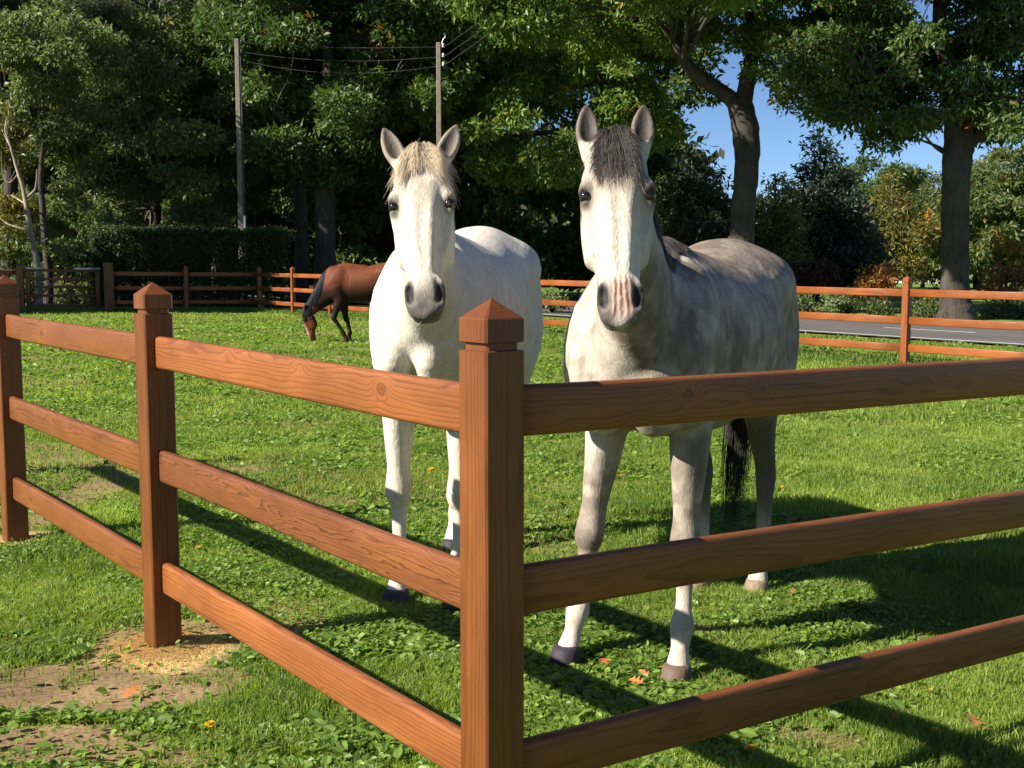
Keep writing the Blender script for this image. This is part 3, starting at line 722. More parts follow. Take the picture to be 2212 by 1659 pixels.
# ---------- coats
def blend(c, w, col): return c*(1-w[:, None])+w[:, None]*np.array(col)
def paint_white(V, a, b, c):
    n = fbm(V[:, 0]*6, V[:, 1]*6, V[:, 2]*6, seed=4, o=3); n2 = fbm(V[:, 0]*22, V[:, 1]*22, V[:, 2]*22, seed=6, o=3)
    col = np.tile([.62, .575, .50], (len(V), 1))*(.93+.14*n)[:, None]
    h = (a < .64) & (np.abs(c) < .18) & (b > -.28) & (a > -.25)
    z = V[:, 2]; low = ~h | (z < 1.0)
    # warmer, dustier low legs
    kn = np.exp(-((z-.50)/.10)**2)*.55*low; col = blend(col, kn*n2*1.3, [.36, .29, .2])
    col = blend(col, sm(.55-z, 0, .4)*.25*low, [.52, .45, .34])
    hm = h.astype(float)
    col = blend(col, hm*.30*sm(n, .45, .75), [.55, .49, .42])
    # greyish cheeks, soft dark muzzle skin
    mz = hm*sm(a, .43, .56)*(1-.35*sm(.02-np.abs(c), 0, .02)*(1-sm(a, .48, .52)))*(.75+.3*n2); col = blend(col, np.clip(mz, 0, 1)*.96, [.050, .043, .042])
    nz = hm*np.exp(-(((a-.515)/.034)**4+((np.abs(c)-.053)/.018)**4))*sm(b, -.05, -.03); col = blend(col, np.clip(nz*1.3, 0, 1), [.02, .016, .016])
    lp = hm*sm(a, .58, .60)*sm(-.01-b, 0, .03); col = blend(col, lp*.8, [.16, .12, .10])
    ey = hm*np.exp(-(((a-.192)/.036)**2+((np.abs(c)-.105)/.030)**2)); col = blend(col, np.clip(ey*1.15, 0, 1), [.06, .05, .045])
    col = blend(col, hm*np.exp(-((a-.15)/.085)**2)*np.exp(-((c-.01)/.075)**4)*.62*(.6+.6*n), [.27, .235, .195])
    # flea-bitten specks
    sp = (vnoise(V[:, 0]*70, V[:, 1]*70, V[:, 2]*70, seed=9) > .93)*hm*(a > .12)*.45; col = blend(col, sp, [.2, .13, .09])
    # ears: dark inside
    ear = hm*0.; ins = ear*sm(b, -.075, -.045)*0+ear*np.exp(-((np.abs(c)-.085-.3*(-a-.08))/.021)**2)*.85*sm(-a, .02, .05)
    col = blend(col, ear*.75, [.22, .175, .13]); col = blend(col, np.clip(ins, 0, 1)*.85, [.06, .045, .034])
    return col
def paint_grey(V, a, b, c):
    x, y, z = V.T
    n = fbm(x*5, y*5, z*5, seed=14, o=4); n2 = fbm(x*20, y*20, z*20, seed=16, o=3); st = fbm(x*30, y*30, z*6, seed=18, o=3)
    col = np.tile([.48, .435, .37], (len(V), 1))
    h = (a < .64) & (np.abs(c) < .18) & (b > -.28) & (a > -.25); hm = h.astype(float)
    bd = 1-hm
    dark = bd*(.30+.50*sm(n, .38, .60)+.22*sm(st, .45, .7)+.16*sm(fbm(x*13, y*13, z*9, seed=71, o=2), .45, .65)-.46*sm(x, .42, .66)*sm(y, .16, -.02)-.25*sm(.95-z, 0, .2)*sm(x, .2, .4))*.85; dark = np.maximum(dark, 0)  # chest paler on its sunward half only: sunlight put into the coat colour
    qx, qy, qz = x*17+2.2*n2, y*17+3, z*14+2.0*n; ix, iy, iz = np.floor(qx), np.floor(qy), np.floor(qz); f1 = np.full(len(V), 9.)
    for dx in (-1, 0, 1):
        for dy in (-1, 0, 1):
            for dz in (-1, 0, 1):
                jx, jy, jz = ix+dx, iy+dy, iz+dz
                f1 = np.minimum(f1, (jx+hsh(jx, jy, jz, 81)-qx)**2+(jy+hsh(jx, jy, jz, 82)-qy)**2+(jz+hsh(jx, jy, jz, 83)-qz)**2)
    dap = 1-sm(np.sqrt(f1), .30, .72); side = bd*sm(z, .80, 1.0)*(1-sm(z, 1.42, 1.56)*.5)
    dark = np.clip(dark+side*(.10-.20*dap*(.4+1.1*n2)), 0, 1)
    dark = np.maximum(dark, bd*sm(z, 1.35, 1.60)*sm(-x, -.1, .5)*.75)         # brownish croup
    dark = np.maximum(dark, bd*sm(-x, .45, .75)*.85)                           # dark haunches
    dark = np.minimum(dark+.18*bd*sm(fbm(x*9, y*9, z*5, seed=19, o=3), .5, .62), .93)
    col = blend(col, dark, [.145, .108, .080])
    lg = bd*sm(.86-z, 0, .1)
    hind = sm(-x, .2, .35)
    sp = sm(n2, .40, .60)
    col = blend(col, lg*np.clip(.06+.70*sp*np.exp(-((z-.60)/.20)**2), 0, 1)*(1-hind), [.17, .14, .115])
    col = blend(col, lg*hind*sm(z, .3, .55)*.9, [.10, .085, .075])
    col = blend(col, np.exp(-((z-.46)/.07)**2)*lg*.7, [.13, .10, .08])
    col = blend(col, sm(.42-z, 0, .26)*bd*.8, [.56, .51, .43])
    ft = bd*sm(.30-z, 0, .1)*sm(n2, .5, .66)*.3; col = blend(col, ft, [.25, .2, .15])
    # head
    hcol = np.tile([.60, .55, .48], (len(V), 1)); col = col*(1-hm[:, None])+hcol*hm[:, None]*(.93+.12*n[:, None])
    col = blend(col, hm*.35*sm(n2, .5, .72), [.5, .42, .34])
    col = blend(col, hm*sm(-b, .10, .2)*.5*sm(a, .1, .2), [.30, .27, .235])
    col = blend(col, hm*np.exp(-((a-.14)/.10)**2)*.66*(.55+.8*n2), [.27, .215, .165])
    col = blend(col, hm*sm(np.abs(c), .045, .075)*.35*sm(a, .15, .3), [.28, .25, .21])
    mz = hm*sm(a, .44, .52)*(.85+.2*n2)*(1-.9*np.exp(-(c/.021)**2)); col = blend(col, np.clip(mz, 0, 1)*.94, [.060, .054, .052])
    nz = hm*np.exp(-(((a-.515)/.034)**4+((np.abs(c)-.053)/.018)**4))*sm(b, -.05, -.03); col = blend(col, np.clip(nz*1.35, 0, 1), [.016, .014, .014])
    ey = hm*np.exp(-(((a-.192)/.036)**2+((np.abs(c)-.105)/.030)**2)); col = blend(col, np.clip(ey*1.2, 0, 1), [.05, .042, .038])
    col = blend(col, hm*sm(a, .578, .60)*.7*sm(-b, .03, .06), [.30, .27, .23])
    ear = hm*0; col = blend(col, ear*.9, [.085, .062, .046])
    col = blend(col, ear*np.exp(-((np.abs(c)-.092)/.022)**2)*.8, [.028, .021, .018])
    return col
def paint_bay(V, a, b, c):
    x, y, z = V.T
    n = fbm(x*5, y*5, z*5, seed=24, o=4); col = np.tile([.125, .036, .014], (len(V), 1))*(.75+.5*n)[:, None]
    h = (a < .64) & (np.abs(c) < .18) & (b > -.28); hm = h.astype(float)
    col = blend(col, (1-hm)*sm(.82-z, -.1, .22), [.014, .010, .009])
    col = blend(col, (1-hm)*sm(1.30-z, .0, .34)*.92, [.013, .006, .005])
    col = blend(col, hm*sm(a, .44, .56)*.8, [.05, .035, .03])
    bl = hm*sm(b, -.02, .01)*np.exp(-(c/.036)**4)*sm(a, .16, .3); col = blend(col, np.clip(bl, 0, 1), [.7, .66, .6])
    col = blend(col, hm*(a < -.02)*.8, [.03, .02, .015])
    ey = hm*np.exp(-(((a-.192)/.03)**2+((np.abs(c)-.098)/.03)**2)); col = blend(col, np.clip(ey*1.2, 0, 1), [.02, .012, .01])
    return col

hornd, hornb, hornl = [.04, .034, .045], [.13, .092, .068], [.22, .165, .115]
WHITE = dict(origin=(-.275, 5.62), facing=(-.18, -.98), s=1.055, w=.93, legw=1.10, front_w=.77, poll=P(907, 337, 4.30), down=(.055, -.40, -.91), front=(-.01, -.91, .42), head=1.03,
    feet=[(-.516, 5.13), (-.247, 5.03), (-.31, 6.11), (-.03, 6.10)], paint=paint_white, mat=M['coat'], hoofc=[hornd]*4, ear=[(1, .38, .08), (1, .42, .08)], earl=.165, ear_c=.072, earc=([.20, .165, .125], [.035, .026, .02]))
GREY = dict(origin=(.715, 4.85), facing=(-.44, -.90), s=1.01, w=1.02, poll=P(1330, 303, 3.60), down=(0.0, -.42, -.91), front=(-.02, -.91, .42), head=.985,
    feet=[(.205, 4.36), (.600, 4.16), (.878, 5.44), (1.141, 5.36)], paint=paint_grey, mat=M['coat_grey'], hoofc=[hornd, hornb, hornl, hornl], ear=[(1, .02, .05), (1, .08, .05)], earl=.165, ear_c=.082, earc=([.075, .055, .042], [.016, .012, .010]), legw=1.10)
def curl(n, k, seed):
    r = np.random.default_rng(seed); t = np.linspace(0, 1, k)[None, :, None]
    ph = r.uniform(0, 6.28, (n, 1, 3)); am = r.uniform(.2, 1, (n, 1, 3)); return am*np.sin(ph+t*r.uniform(2, 6, (n, 1, 3)))*t
def head_hair(H, name, col0, col1, n, seed, length, spread, lean, r=.0007, root_w=.045, wild=.012, clumps=26, part=0):
    g = np.random.default_rng(seed); k = 9; hd = H['hd']; t = np.linspace(0, 1, k)
    cl = g.uniform(-1, 1, clumps); clL = g.uniform(.45, 1.08, clumps); clc = g.uniform(0, 1, clumps)
    which = g.integers(0, clumps, n)
    c0 = np.clip(cl[which]*.85+g.normal(0, .10, n), -1, 1)*root_w
    L = length*clL[which]*g.uniform(.55, 1.1, n)
    if part: L = L*(.55+.45*np.abs(c0/root_w)**.8)*np.where(c0 > 0, .95, 1.1)
    cend = np.sign(c0)*np.abs(c0/root_w)**(.6 if part else 1)*spread+lean+g.normal(0, wild, n)+.5*(cl[which]*root_w-c0)
    paths = np.zeros((n, k, 3))
    a0 = g.uniform(-.045, .03, n)
    for i in range(n):
        for j, q in enumerate(t):
            a = a0[i]+.03*(c0[i]/root_w)**2-.028*math.sin(min(1, q*3.2)*math.pi)+L[i]*q**1.05; c = c0[i]*.8+(cend[i]-c0[i]*.8)*q**1.1
            b = -.075+.115*min(1, q*3.0)**.8-1.0*max(0, abs(c)-.07)
            paths[i, j] = hd(a, b, c)
    paths += curl(n, k, seed+1)*.004+np.random.default_rng(seed+5).normal(0, 1, (clumps, 1, 3))[which]*.009*t[None, :, None]
    paths = lay(H['bvh'], paths, .004)
    col = np.array(col0)+(np.array(col1)-np.array(col0))*np.clip(clc[which]*.6+g.uniform(0, .5, n), 0, 1)[:, None]
    return hair_mesh(name, paths, r, H['root'], M['hair'], col)
def mane_hair(H, name, col0, col1, n, seed, side, length, t0=.0, t1=1.02, r=.0013, sway=.5):
    g = np.random.default_rng(seed); k = 9; base, d, ref, s = H['base'], H['d'], H['ref'], H['s']
    lat = np.cross(ref, d/np.linalg.norm(d)); lat = lat/np.linalg.norm(lat)
    if lat[1] < 0: lat = -lat
    tt = g.uniform(t0, t1, n); paths = np.zeros((n, k, 3)); q = np.linspace(0, 1, k)
    for i in range(n):
        a = base+d*tt[i]+ref/np.linalg.norm(ref)*.5*s
        dn = -ref/np.linalg.norm(ref)
        hit = H['bvh'].ray_cast(Vector(a+lat*side*g.uniform(-.005, .02)), Vector(dn), 1.0)
        root = np.array(hit[0]) if hit[0] is not None else a
        L = length*(.55+.45*vnoise(np.array([tt[i]*14.]), np.array([3.]), seed=seed)[0]+g.uniform(-.1, .1))
        for j, u in enumerate(q):
            paths[i, j] = root+lat*side*(.015+.07*s*(1-math.exp(-3*u)))*min(1, u*4)+np.array([0, 0, .012*math.sin(min(1, u*5)*math.pi)-L*u])+d/np.linalg.norm(d)*(.02*sway*u)
    paths += curl(n, k, seed+1)*.012
    paths = lay(H['bvh'], paths, .006)
    col = np.array(col0)+(np.array(col1)-np.array(col0))*g.uniform(0, 1, n)[:, None]
    return hair_mesh(name, paths, r, H['root'], M['hair'], col)
def tail_hair(H, col0, col1, n, seed, length, lean=(0, 0)):
    g = np.random.default_rng(seed); k = 12; s = H['s']; q = np.linspace(0, 1, k); paths = np.zeros((n, k, 3))
    dock = np.array([-.93, 0, 1.30])*s
    for i in range(n):
        u0 = g.uniform(0, .35); ang = g.uniform(0, 6.28); rad = .012+.02*g.uniform()
        L = length*g.uniform(.6, 1)*(1-u0*.2)
        w = .035+.035*g.uniform(); e = g.normal(0, 1, 2)
        for j, u in enumerate(q):
            z = u0*.35+L*u
            paths[i, j] = dock+np.array([-.05*s*math.sin(min(1, z*3)*1.57)+lean[0]*z+(rad*math.cos(ang)+e[0]*.014*u), lean[1]*z+rad*math.sin(ang)*(1+1.2*math.sin(u*3))+e[1]*.016*u, -z])
    paths += curl(n, k, seed+1)*.012
    col = np.array(col0)+(np.array(col1)-np.array(col0))*g.uniform(0, 1, n)[:, None]
    return hair_mesh('tail', paths, .0017, H['root'], M['hair'], col)
def whiskers(H, seed):
    g = np.random.default_rng(seed); n = 46; k = 5; P_ = np.zeros((n, k, 3)); hd = H['hd']
    for i in range(n):
        c = g.uniform(-.05, .05); a = g.uniform(.53, .6); b = g.uniform(-.08, -.02); e = np.array([g.uniform(.1, .7), g.uniform(-.3, .5), np.sign(c)*g.uniform(.2, 1)]); e /= np.linalg.norm(e); L = g.uniform(.02, .055)
        for j in range(k): P_[i, j] = hd(a+e[0]*L*j/4, b+e[1]*L*j/4, c*1.1+e[2]*L*j/4)
    return hair_mesh('whiskers', P_, .0005, H['root'], M['hair'], np.tile([.5, .45, .4], (n, 1)))

if True:
    HW = build_horse('white_horse', 'white horse with a straw blond forelock standing left of the corner post', WHITE)
    head_hair(HW, 'forelock', [.46, .34, .20], [.76, .64, .47], 1100, 31, .150, .104, -.014, wild=.012, part=1, root_w=.06)
    mane_hair(HW, 'mane', [.55, .42, .26], [.75, .66, .52], 300, 33, -1, .12, .05, .75)
    tail_hair(HW, [.5, .42, .3], [.7, .62, .5], 260, 35, .95)
    whiskers(HW, 36)
    HG = build_horse('grey_horse', 'dapple grey horse with dark brown forelock and pink streaked nose, right of the corner post', GREY)
    head_hair(HG, 'forelock', [.012, .009, .008], [.105, .078, .064], 2200, 41, .160, .094, -.004, wild=.009, clumps=34, root_w=.060)
    mane_hair(HG, 'mane', [.02, .016, .014], [.12, .10, .09], 1300, 43, 1, .17, -.04, .74, r=.0016)
    tail_hair(HG, [.012, .01, .009], [.05, .042, .036], 460, 45, 1.12, lean=(.03, -.05))
    whiskers(HG, 46)
    bo = XY(785, 22.9); 
    BAY = dict(origin=(bo[0], bo[1]), facing=(-1, .02), s=.965, w=1.0, h=.013, hair=True, local_head=True, poll=(1.17, .06, .64), down=(-.24, -.02, -1.0), front=(1.0, .05, -.24), head=1.08,
        local_feet=True, feet=[(.30, -.16), (.50, .15), (-.62, -.16), (-.95, .16)], knee={1: ((.57, .15, .50), (.38, .15, .19), (.32, .15, .08))}, neckt=1.18, neckw=1.1, legw=1.3,
        paint=paint_bay, mat=M['coat_bay'], hoofc=[[.02, .016, .014]]*4, earc=([.02, .012, .009], [.01, .008, .007]), ear=[(1, .3, -.3), (1, .3, -.3)], earl=.15)
    HB = build_horse('bay_horse', 'brown bay horse with black mane and legs grazing far back in the paddock', BAY)
    mane_hair(HB, 'mane', [.006, .006, .008], [.022, .022, .026], 1400, 53, 1, .34, .0, 1.04, r=.005)
    tail_hair(HB, [.01, .008, .007], [.03, .025, .02], 200, 55, .9)

# ------------------------------------------------------------------ trees and shrubs
def tube(path, radii, n=9, seed=0, rough=.12):
    path = np.asarray(path, float); g = np.random.default_rng(seed)
    # smooth by Catmull-Rom
    Q = []; R = []
    for i in range(len(path)-1):
        p0 = path[max(i-1, 0)]; p1 = path[i]; p2 = path[i+1]; p3 = path[min(i+2, len(path)-1)]
        for q in range(4):
            t = q/4; m1 = (p2-p0)*.5; m2 = (p3-p1)*.5
            Q.append((2*t**3-3*t*t+1)*p1+(t**3-2*t*t+t)*m1+(-2*t**3+3*t*t)*p2+(t**3-t*t)*m2); R.append(radii[i]*(1-t)+radii[i+1]*t)
    Q.append(path[-1]); R.append(radii[-1]); Q = np.array(Q); R = np.array(R)
    T = np.gradient(Q, axis=0); T /= np.linalg.norm(T, axis=1, keepdims=True)+1e-9
    ref = np.array([.12, .95, .05]); U = np.cross(T, ref); U /= np.linalg.norm(U, axis=1, keepdims=True)+1e-9; W = np.cross(T, U)
    a = np.arange(n)*2*math.pi/n; rr = R[:, None]*(1+rough*(g.random((len(Q), n))-.5)*1.2)
    V = Q[:, None]+rr[..., None]*(np.cos(a)[None, :, None]*U[:, None]+np.sin(a)[None, :, None]*W[:, None])
    V = V.reshape(-1, 3); i = np.arange(len(Q)-1)[:, None]*n; j = np.arange(n)[None]; b = (j+1) % n
    F = np.stack([i+j, i+b, i+b+n, i+j+n], -1).reshape(-1, 4)
    return V, F
def join(parts):
    V = []; F = []; o = 0
    for v, f in parts: V.append(v); F.append(f+o); o += len(v)
    return np.concatenate(V), np.concatenate(F)

def leaf_geo(C, N, L, g, wr=.42, droop=.35, fold=.25, up=.6):
    """diamond leaves folded on the midrib. C centres, N outward hints"""
    n = len(C)
    d = g.normal(0, 1, (n, 3))+N*.6; d[:, 2] -= droop; d /= np.linalg.norm(d, axis=1, keepdims=True)
    nn = g.normal(0, .65, (n, 3))+np.array([0, 0, up]); nn -= (nn*d).sum(1, keepdims=True)*d; nn /= np.linalg.norm(nn, axis=1, keepdims=True)+1e-9
    s = np.cross(d, nn); L = L[:, None]
    b = C; tip = C+d*L; m = C+d*L*.45; l = m+s*L*wr*.5+nn*L*fold*.3; r = m-s*L*wr*.5+nn*L*fold*.3
    V = np.stack([b, r, tip, l], 1).reshape(-1, 3)
    i = np.arange(n)[:, None]*4
    F = np.concatenate([i+np.array([[0, 1, 2]]), i+np.array([[0, 2, 3]])])
    return V, F
PAL = dict(
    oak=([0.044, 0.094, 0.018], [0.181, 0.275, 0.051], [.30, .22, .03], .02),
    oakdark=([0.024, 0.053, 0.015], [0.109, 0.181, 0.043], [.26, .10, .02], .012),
    maple=([0.061, 0.094, 0.033], [0.210, 0.259, 0.105], [.25, .20, .05], .02),
    yew=([0.013, 0.029, 0.013], [0.046, 0.078, 0.026], [.10, .07, .02], .04),
    pine=([0.033, 0.050, 0.033], [0.119, 0.140, 0.077], [.15, .12, .05], .05),
    blue=([0.015, 0.031, 0.024], [0.058, 0.091, 0.058], [.09, .07, .03], .03),
    gold=([0.066, 0.083, 0.022], [0.187, 0.176, 0.039], [.24, .18, .03], .12),
    rust=([.20, .07, .02], [.42, .16, .05], [.30, .22, .05], .2),
    darkred=([.045, .016, .012], [.11, .035, .02], [.2, .08, .03], .1),
    orange=([.22, .12, .02], [.50, .26, .05], [.12, .14, .03], .3),
    mid=([0.039, 0.066, 0.020], [0.130, 0.169, 0.046], [.2, .14, .03], .05))
def crown_pts(cl, n, g, shell=.55):
    """cl (m,7): centre, radii xyz, weight -> points and outward normals"""
    cl = np.asarray(cl, float); w = cl[:, 6]/cl[:, 6].sum(); k = g.choice(len(cl), n, p=w)
    d = g.normal(0, 1, (n, 3)); d /= np.linalg.norm(d, axis=1, keepdims=True)
    r = g.random(n)**(1/3.)*(1-shell)+shell*g.uniform(.75, 1.0, n)
    return cl[k, :3]+d*cl[k, 3:6]*r[:, None], d, k
def make_clumps(vols, m, g, rr=(.7, 1.3), flat=.5, shell=.75):
    """m leafy clumps spread over the volumes, on branch ends"""
    P_, d, k = crown_pts(vols, m, g, shell); r = g.uniform(*rr, m)
    return np.column_stack([P_, r, r, r*flat, r**2]), d
def foliage(cl, pal, nt, leaf, g, per=7, tuft=.22, droop=.35, up=.6, wr=.42, parent=None, name='crown', mat=None, autumn=None, extra=None):
    a, b, c, pc = PAL[pal]
    T, d, k = crown_pts(cl, nt, g, .35)
    if extra is not None: T = np.concatenate([T, extra])
    if extra is not None: d = np.concatenate([d, np.tile([0, 0, 1.], (len(extra), 1))]); k = np.concatenate([k, g.integers(0, len(cl), len(extra))])
    n = len(T)
    C = np.repeat(T, per, 0)+g.normal(0, tuft*.45, (n*per, 3)); N = np.repeat(d, per, 0)
    L = leaf*g.uniform(.6, 1.25, n*per)
    V, F = leaf_geo(C, N, L, g, wr=wr, droop=droop, up=up)
    tone = np.clip(g.normal(.45, .28, len(cl))[k], 0, 1)
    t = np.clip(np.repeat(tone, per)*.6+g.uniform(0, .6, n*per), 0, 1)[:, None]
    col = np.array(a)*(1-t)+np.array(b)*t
    au = (g.random(n*per) < pc) | np.repeat(g.random(n) < pc*.5, per)
    ca = g.random(len(cl)) < pc*.6; au |= np.repeat(ca[k], per) & (g.random(n*per) < .6)
    if autumn is not None: au |= np.repeat(np.linalg.norm(T-np.array(autumn[:3]), axis=1) < autumn[3], per) & (g.random(n*per) < .7)
    col[au] = np.array(c)*g.uniform(.6, 1.2, (au.sum(), 1))
    return mesh_np(name, V, F, mat or M['leaf'], parent, smooth=False, col=np.repeat(col, 4, 0))
def sprig(parent_path_pts, g): pass
def tree(name, label, base, trunk, limbs, vols, pal, nclump, ntuft, leaf, seed, bark='bark', group='broadleaf trees behind the paddock', flat=.5, rr=(.7, 1.3), per=7, tuft=.25, autumn=None, nbranch=30, droop=.35, cat='tree', shell=.75, extra_cl=None, trn='trunk', crn='crown', wr=.42):
    """trunk: list of (x,y,z,r) relative to base; limbs the same"""
    g = np.random.default_rng(seed); base = np.array([base[0], base[1], float(gz(base[0], base[1]))])
    root = empty(name, base); tag(root, label, cat, group)
    cl, d = make_clumps(vols, nclump, g, rr, flat, shell)
    if extra_cl is not None: cl = np.concatenate([cl, np.array(extra_cl, float)])
    parts = []; nodes = []
    for L in [trunk]+list(limbs):
        L = np.array(L, float); parts.append(tube(L[:, :3], L[:, 3], 10 if L[0, 3] > .2 else 6, seed)); nodes.append(L)
    nd = np.concatenate([L[max(1, len(L)//3):] for L in nodes])
    order = g.permutation(len(cl))[:nbranch]
    for i in order:
        c = cl[i, :3]; dist = np.linalg.norm(nd[:, :3]-c+np.array([0, 0, .8]), axis=1)*(1+.15*g.random(len(nd))); q = nd[dist.argmin()]
        m = (q[:3]+c)*.5+g.normal(0, .25, 3)+np.array([0, 0, .25]); r0 = min(q[3]*.55, .035+.022*np.linalg.norm(c-q[:3]))
        parts.append(tube([q[:3], q[:3]*.7+m*.3, m, c], [r0, r0*.8, r0*.5, r0*.15], 5, seed+int(i)))
    V, F = join(parts)
    mesh_np(trn, V, F, M[bark], root)
    foliage(cl, pal, ntuft, leaf, g, per=per, tuft=tuft, parent=root, autumn=autumn, droop=droop, name=crn, wr=wr)
    return root

def pxrel(base, pts, Y=None):
    """picture columns/rows at the trunk's own distance -> offsets from the base"""
    b = np.array([base[0], base[1], float(gz(base[0], base[1]))]); r = []
    for p in pts:
        x, y, rad = p[:3]; dy = p[3] if len(p) > 3 else 0
        q = P(x, y, base[1]+dy)-b; r.append((*q, rad))
    return r
def vol(base, x, y, rx, rz, ry=None, dy=0, w=1.):
    """ellipsoid around a picture spot; radii in metres"""
    b = np.array([base[0], base[1], float(gz(base[0], base[1]))]); q = P(x, y, base[1]+dy)-b
    return (*q, rx, ry if ry else rx, rz, w*rx*rz)

if True:
    Q_ = 1.0
    # forked oak right of centre
    b = XY(1603, 41)
    tr = [(0, 0, -.3, .60), (0, 0, .5, .50)]+pxrel(b, [(1603, 560, .42), (1606, 450, .40), (1612, 380, .40), (1614, 320, .45), (1608, 270, .46), (1594, 215, .42)])
    limbs = [pxrel(b, [(1600, 235, .33), (1612, 190, .29), (1622, 130, .25), (1640, 95, .2, .5), (1618, 30, .17), (1612, -60, .12), (1620, -180, .08)]),
             pxrel(b, [(1592, 225, .30), (1562, 200, .25), (1520, 172, .23, -.4), (1478, 130, .20, -.8), (1455, 85, .16, -1), (1420, 40, .14, -1), (1370, -20, .10)]),
             pxrel(b, [(1588, 218, .22), (1548, 188, .16, .8), (1500, 168, .12, 1.5), (1470, 110, .10, 2)]),
             pxrel(b, [(1635, 100, .13), (1665, 70, .10), (1720, 60, .07), (1800, 70, .04)])]
    V_ = [vol(b, 1650, -20, 4.0, 1.7, w=1.2), vol(b, 1530, -20, 2.2, 1.5, dy=1), vol(b, 1745, 120, 2.3, 1.2, w=1.2), vol(b, 1365, 0, 2.2, 1.8, dy=-1), vol(b, 1640, -150, 5, 2.6), vol(b, 1800, 200, 1.8, .55, w=.6), vol(b, 1830, 60, 2.0, 1.8, w=1), (-3.2, -8.0, 9.9, 2.6, 2.2, 1.1, 9), (-7.6, -3.4, 9.7, 1.5, 1.4, .8, 3.5)]  # last two: unseen boughs above the frame, added to shade the oak trunks
    tree('forked_oak', 'oak with bare leaning trunk forking against the blue sky, behind the grey horse', b, tr, limbs, V_, 'oak', 160, int(12500*Q_), .24, 101, flat=.42, rr=(.6, 1.15), nbranch=60)
    # big roadside oak at right
    b = XY(2065, 37.2)
    tr = [(0, 0, -.3, .75), (0, 0, .25, .58)]+pxrel(b, [(2064, 640, .46), (2063, 540, .43), (2064, 440, .43), (2068, 350, .46), (2072, 300, .46), (2062, 250, .36), (2048, 190, .30), (2040, 120, .26), (2030, 30, .22), (2040, -80, .15)])
    limbs = [pxrel(b, [(2080, 320, .28), (2110, 290, .24), (2150, 262, .20, -.5), (2215, 200, .17, -1), (2300, 130, .1, -1)]),
             pxrel(b, [(2050, 200, .18), (2010, 170, .12, -.6), (1950, 160, .09, -1.2), (1890, 165, .05, -1.6)]),
             pxrel(b, [(2075, 305, .26), (2100, 220, .22, .5), (2120, 120, .18, 1), (2140, 0, .12, 1)]),
             pxrel(b, [(2040, 130, .14), (2000, 80, .1), (1930, 40, .06)])]
    V_ = [vol(b, 1930, 130, 2.3, 1.7, w=1.3), vol(b, 1800, 150, 1.7, 1.3, dy=.5, w=1), vol(b, 2000, 20, 3.2, 1.8), vol(b, 2170, 120, 2.2, 2.2, w=1.2), vol(b, 2130, 300, 1.5, .7, dy=-.8, w=.7), vol(b, 1985, 290, 1.7, .65, w=1.3), vol(b, 1885, 262, 1.6, .6, dy=.5, w=1.1), vol(b, 2220, 290, 1.6, 1.1, w=1.6), vol(b, 2160, 230, 1.4, 1.0), vol(b, 2080, -160, 5, 2.6), vol(b, 1780, 0, 2.0, 1.6, w=1), vol(b, 2040, 290, .9, .8, dy=-.6, w=.3)]
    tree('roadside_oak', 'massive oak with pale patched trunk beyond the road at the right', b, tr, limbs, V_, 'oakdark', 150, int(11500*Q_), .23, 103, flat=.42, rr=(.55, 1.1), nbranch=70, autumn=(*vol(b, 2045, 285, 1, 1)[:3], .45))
    # central oaks behind the utility poles
    b = XY(935, 48)
    tr = [(0, 0, -.3, .6), (0, 0, .5, .45)]+pxrel(b, [(935, 500, .40), (930, 380, .38), (950, 300, .34), (1010, 200, .30), (1080, 100, .24), (1120, -40, .16)])
    limbs = [pxrel(b, [(1040, 160, .22), (1220, 190, .16, -1), (1320, 150, .10, -2)]), pxrel(b, [(1000, 220, .2), (985, 170, .15, -1), (980, 90, .09, -2)]), pxrel(b, [(960, 280, .16), (1140, 290, .1, -2), (1360, 260, .05, -3)])]
    V_ = [vol(b, 1190, 60, 5.6, 2.6, w=1.3), vol(b, 1330, 150, 2.6, 2.4, dy=-2, w=1.3), vol(b, 1130, 290, 2.8, 1.7, dy=-2.5, w=1.3), vol(b, 1010, 170, 2.6, 2.6, dy=-2, w=1.0), vol(b, 1352, 255, 1.7, 1.3, dy=-2, w=1.1), vol(b, 1200, -120, 6, 2.5), vol(b, 1240, 380, 2.2, 1.1, dy=-1.5), vol(b, 1375, 110, 1.3, 1.4, dy=-2)]
    tree('spreading_oak', 'broad leafy oak filling the middle, between the two near horses', b, tr, limbs, V_, 'oak', 170, int(13500*Q_), .27, 105, flat=.45, rr=(.6, 1.2), nbranch=40)
    b = XY(703, 46)
    tr = [(0, 0, -.3, .62), (0, 0, .5, .46)]+pxrel(b, [(703, 540, .41), (702, 450, .39), (700, 360, .40), (704, 260, .34), (712, 130, .26), (705, -20, .18)])
    limbs = [pxrel(b, [(700, 350, .25), (660, 290, .18, -1), (590, 240, .1, -2)]), pxrel(b, [(704, 300, .22), (760, 220, .16, -1), (850, 170, .09, -2)])]
    V_ = [vol(b, 720, 60, 4.6, 2.4, w=1.3), vol(b, 690, 260, 3.4, 1.1, dy=-1.6, w=1.2), vol(b, 850, 170, 2.2, 1.8, dy=-1.5), vol(b, 620, 350, 1.8, .9, dy=-1), vol(b, 780, 360, 1.6, .8, w=.6), vol(b, 600, 120, 2.4, 2.0, dy=-1), vol(b, 860, 40, 3.0, 1.8), vol(b, 720, -110, 5, 2.4)]
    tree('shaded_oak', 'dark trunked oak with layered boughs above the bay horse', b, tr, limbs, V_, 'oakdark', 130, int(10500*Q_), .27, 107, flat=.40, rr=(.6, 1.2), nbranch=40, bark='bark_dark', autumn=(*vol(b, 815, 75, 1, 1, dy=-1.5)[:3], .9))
    b = XY(651, 50)
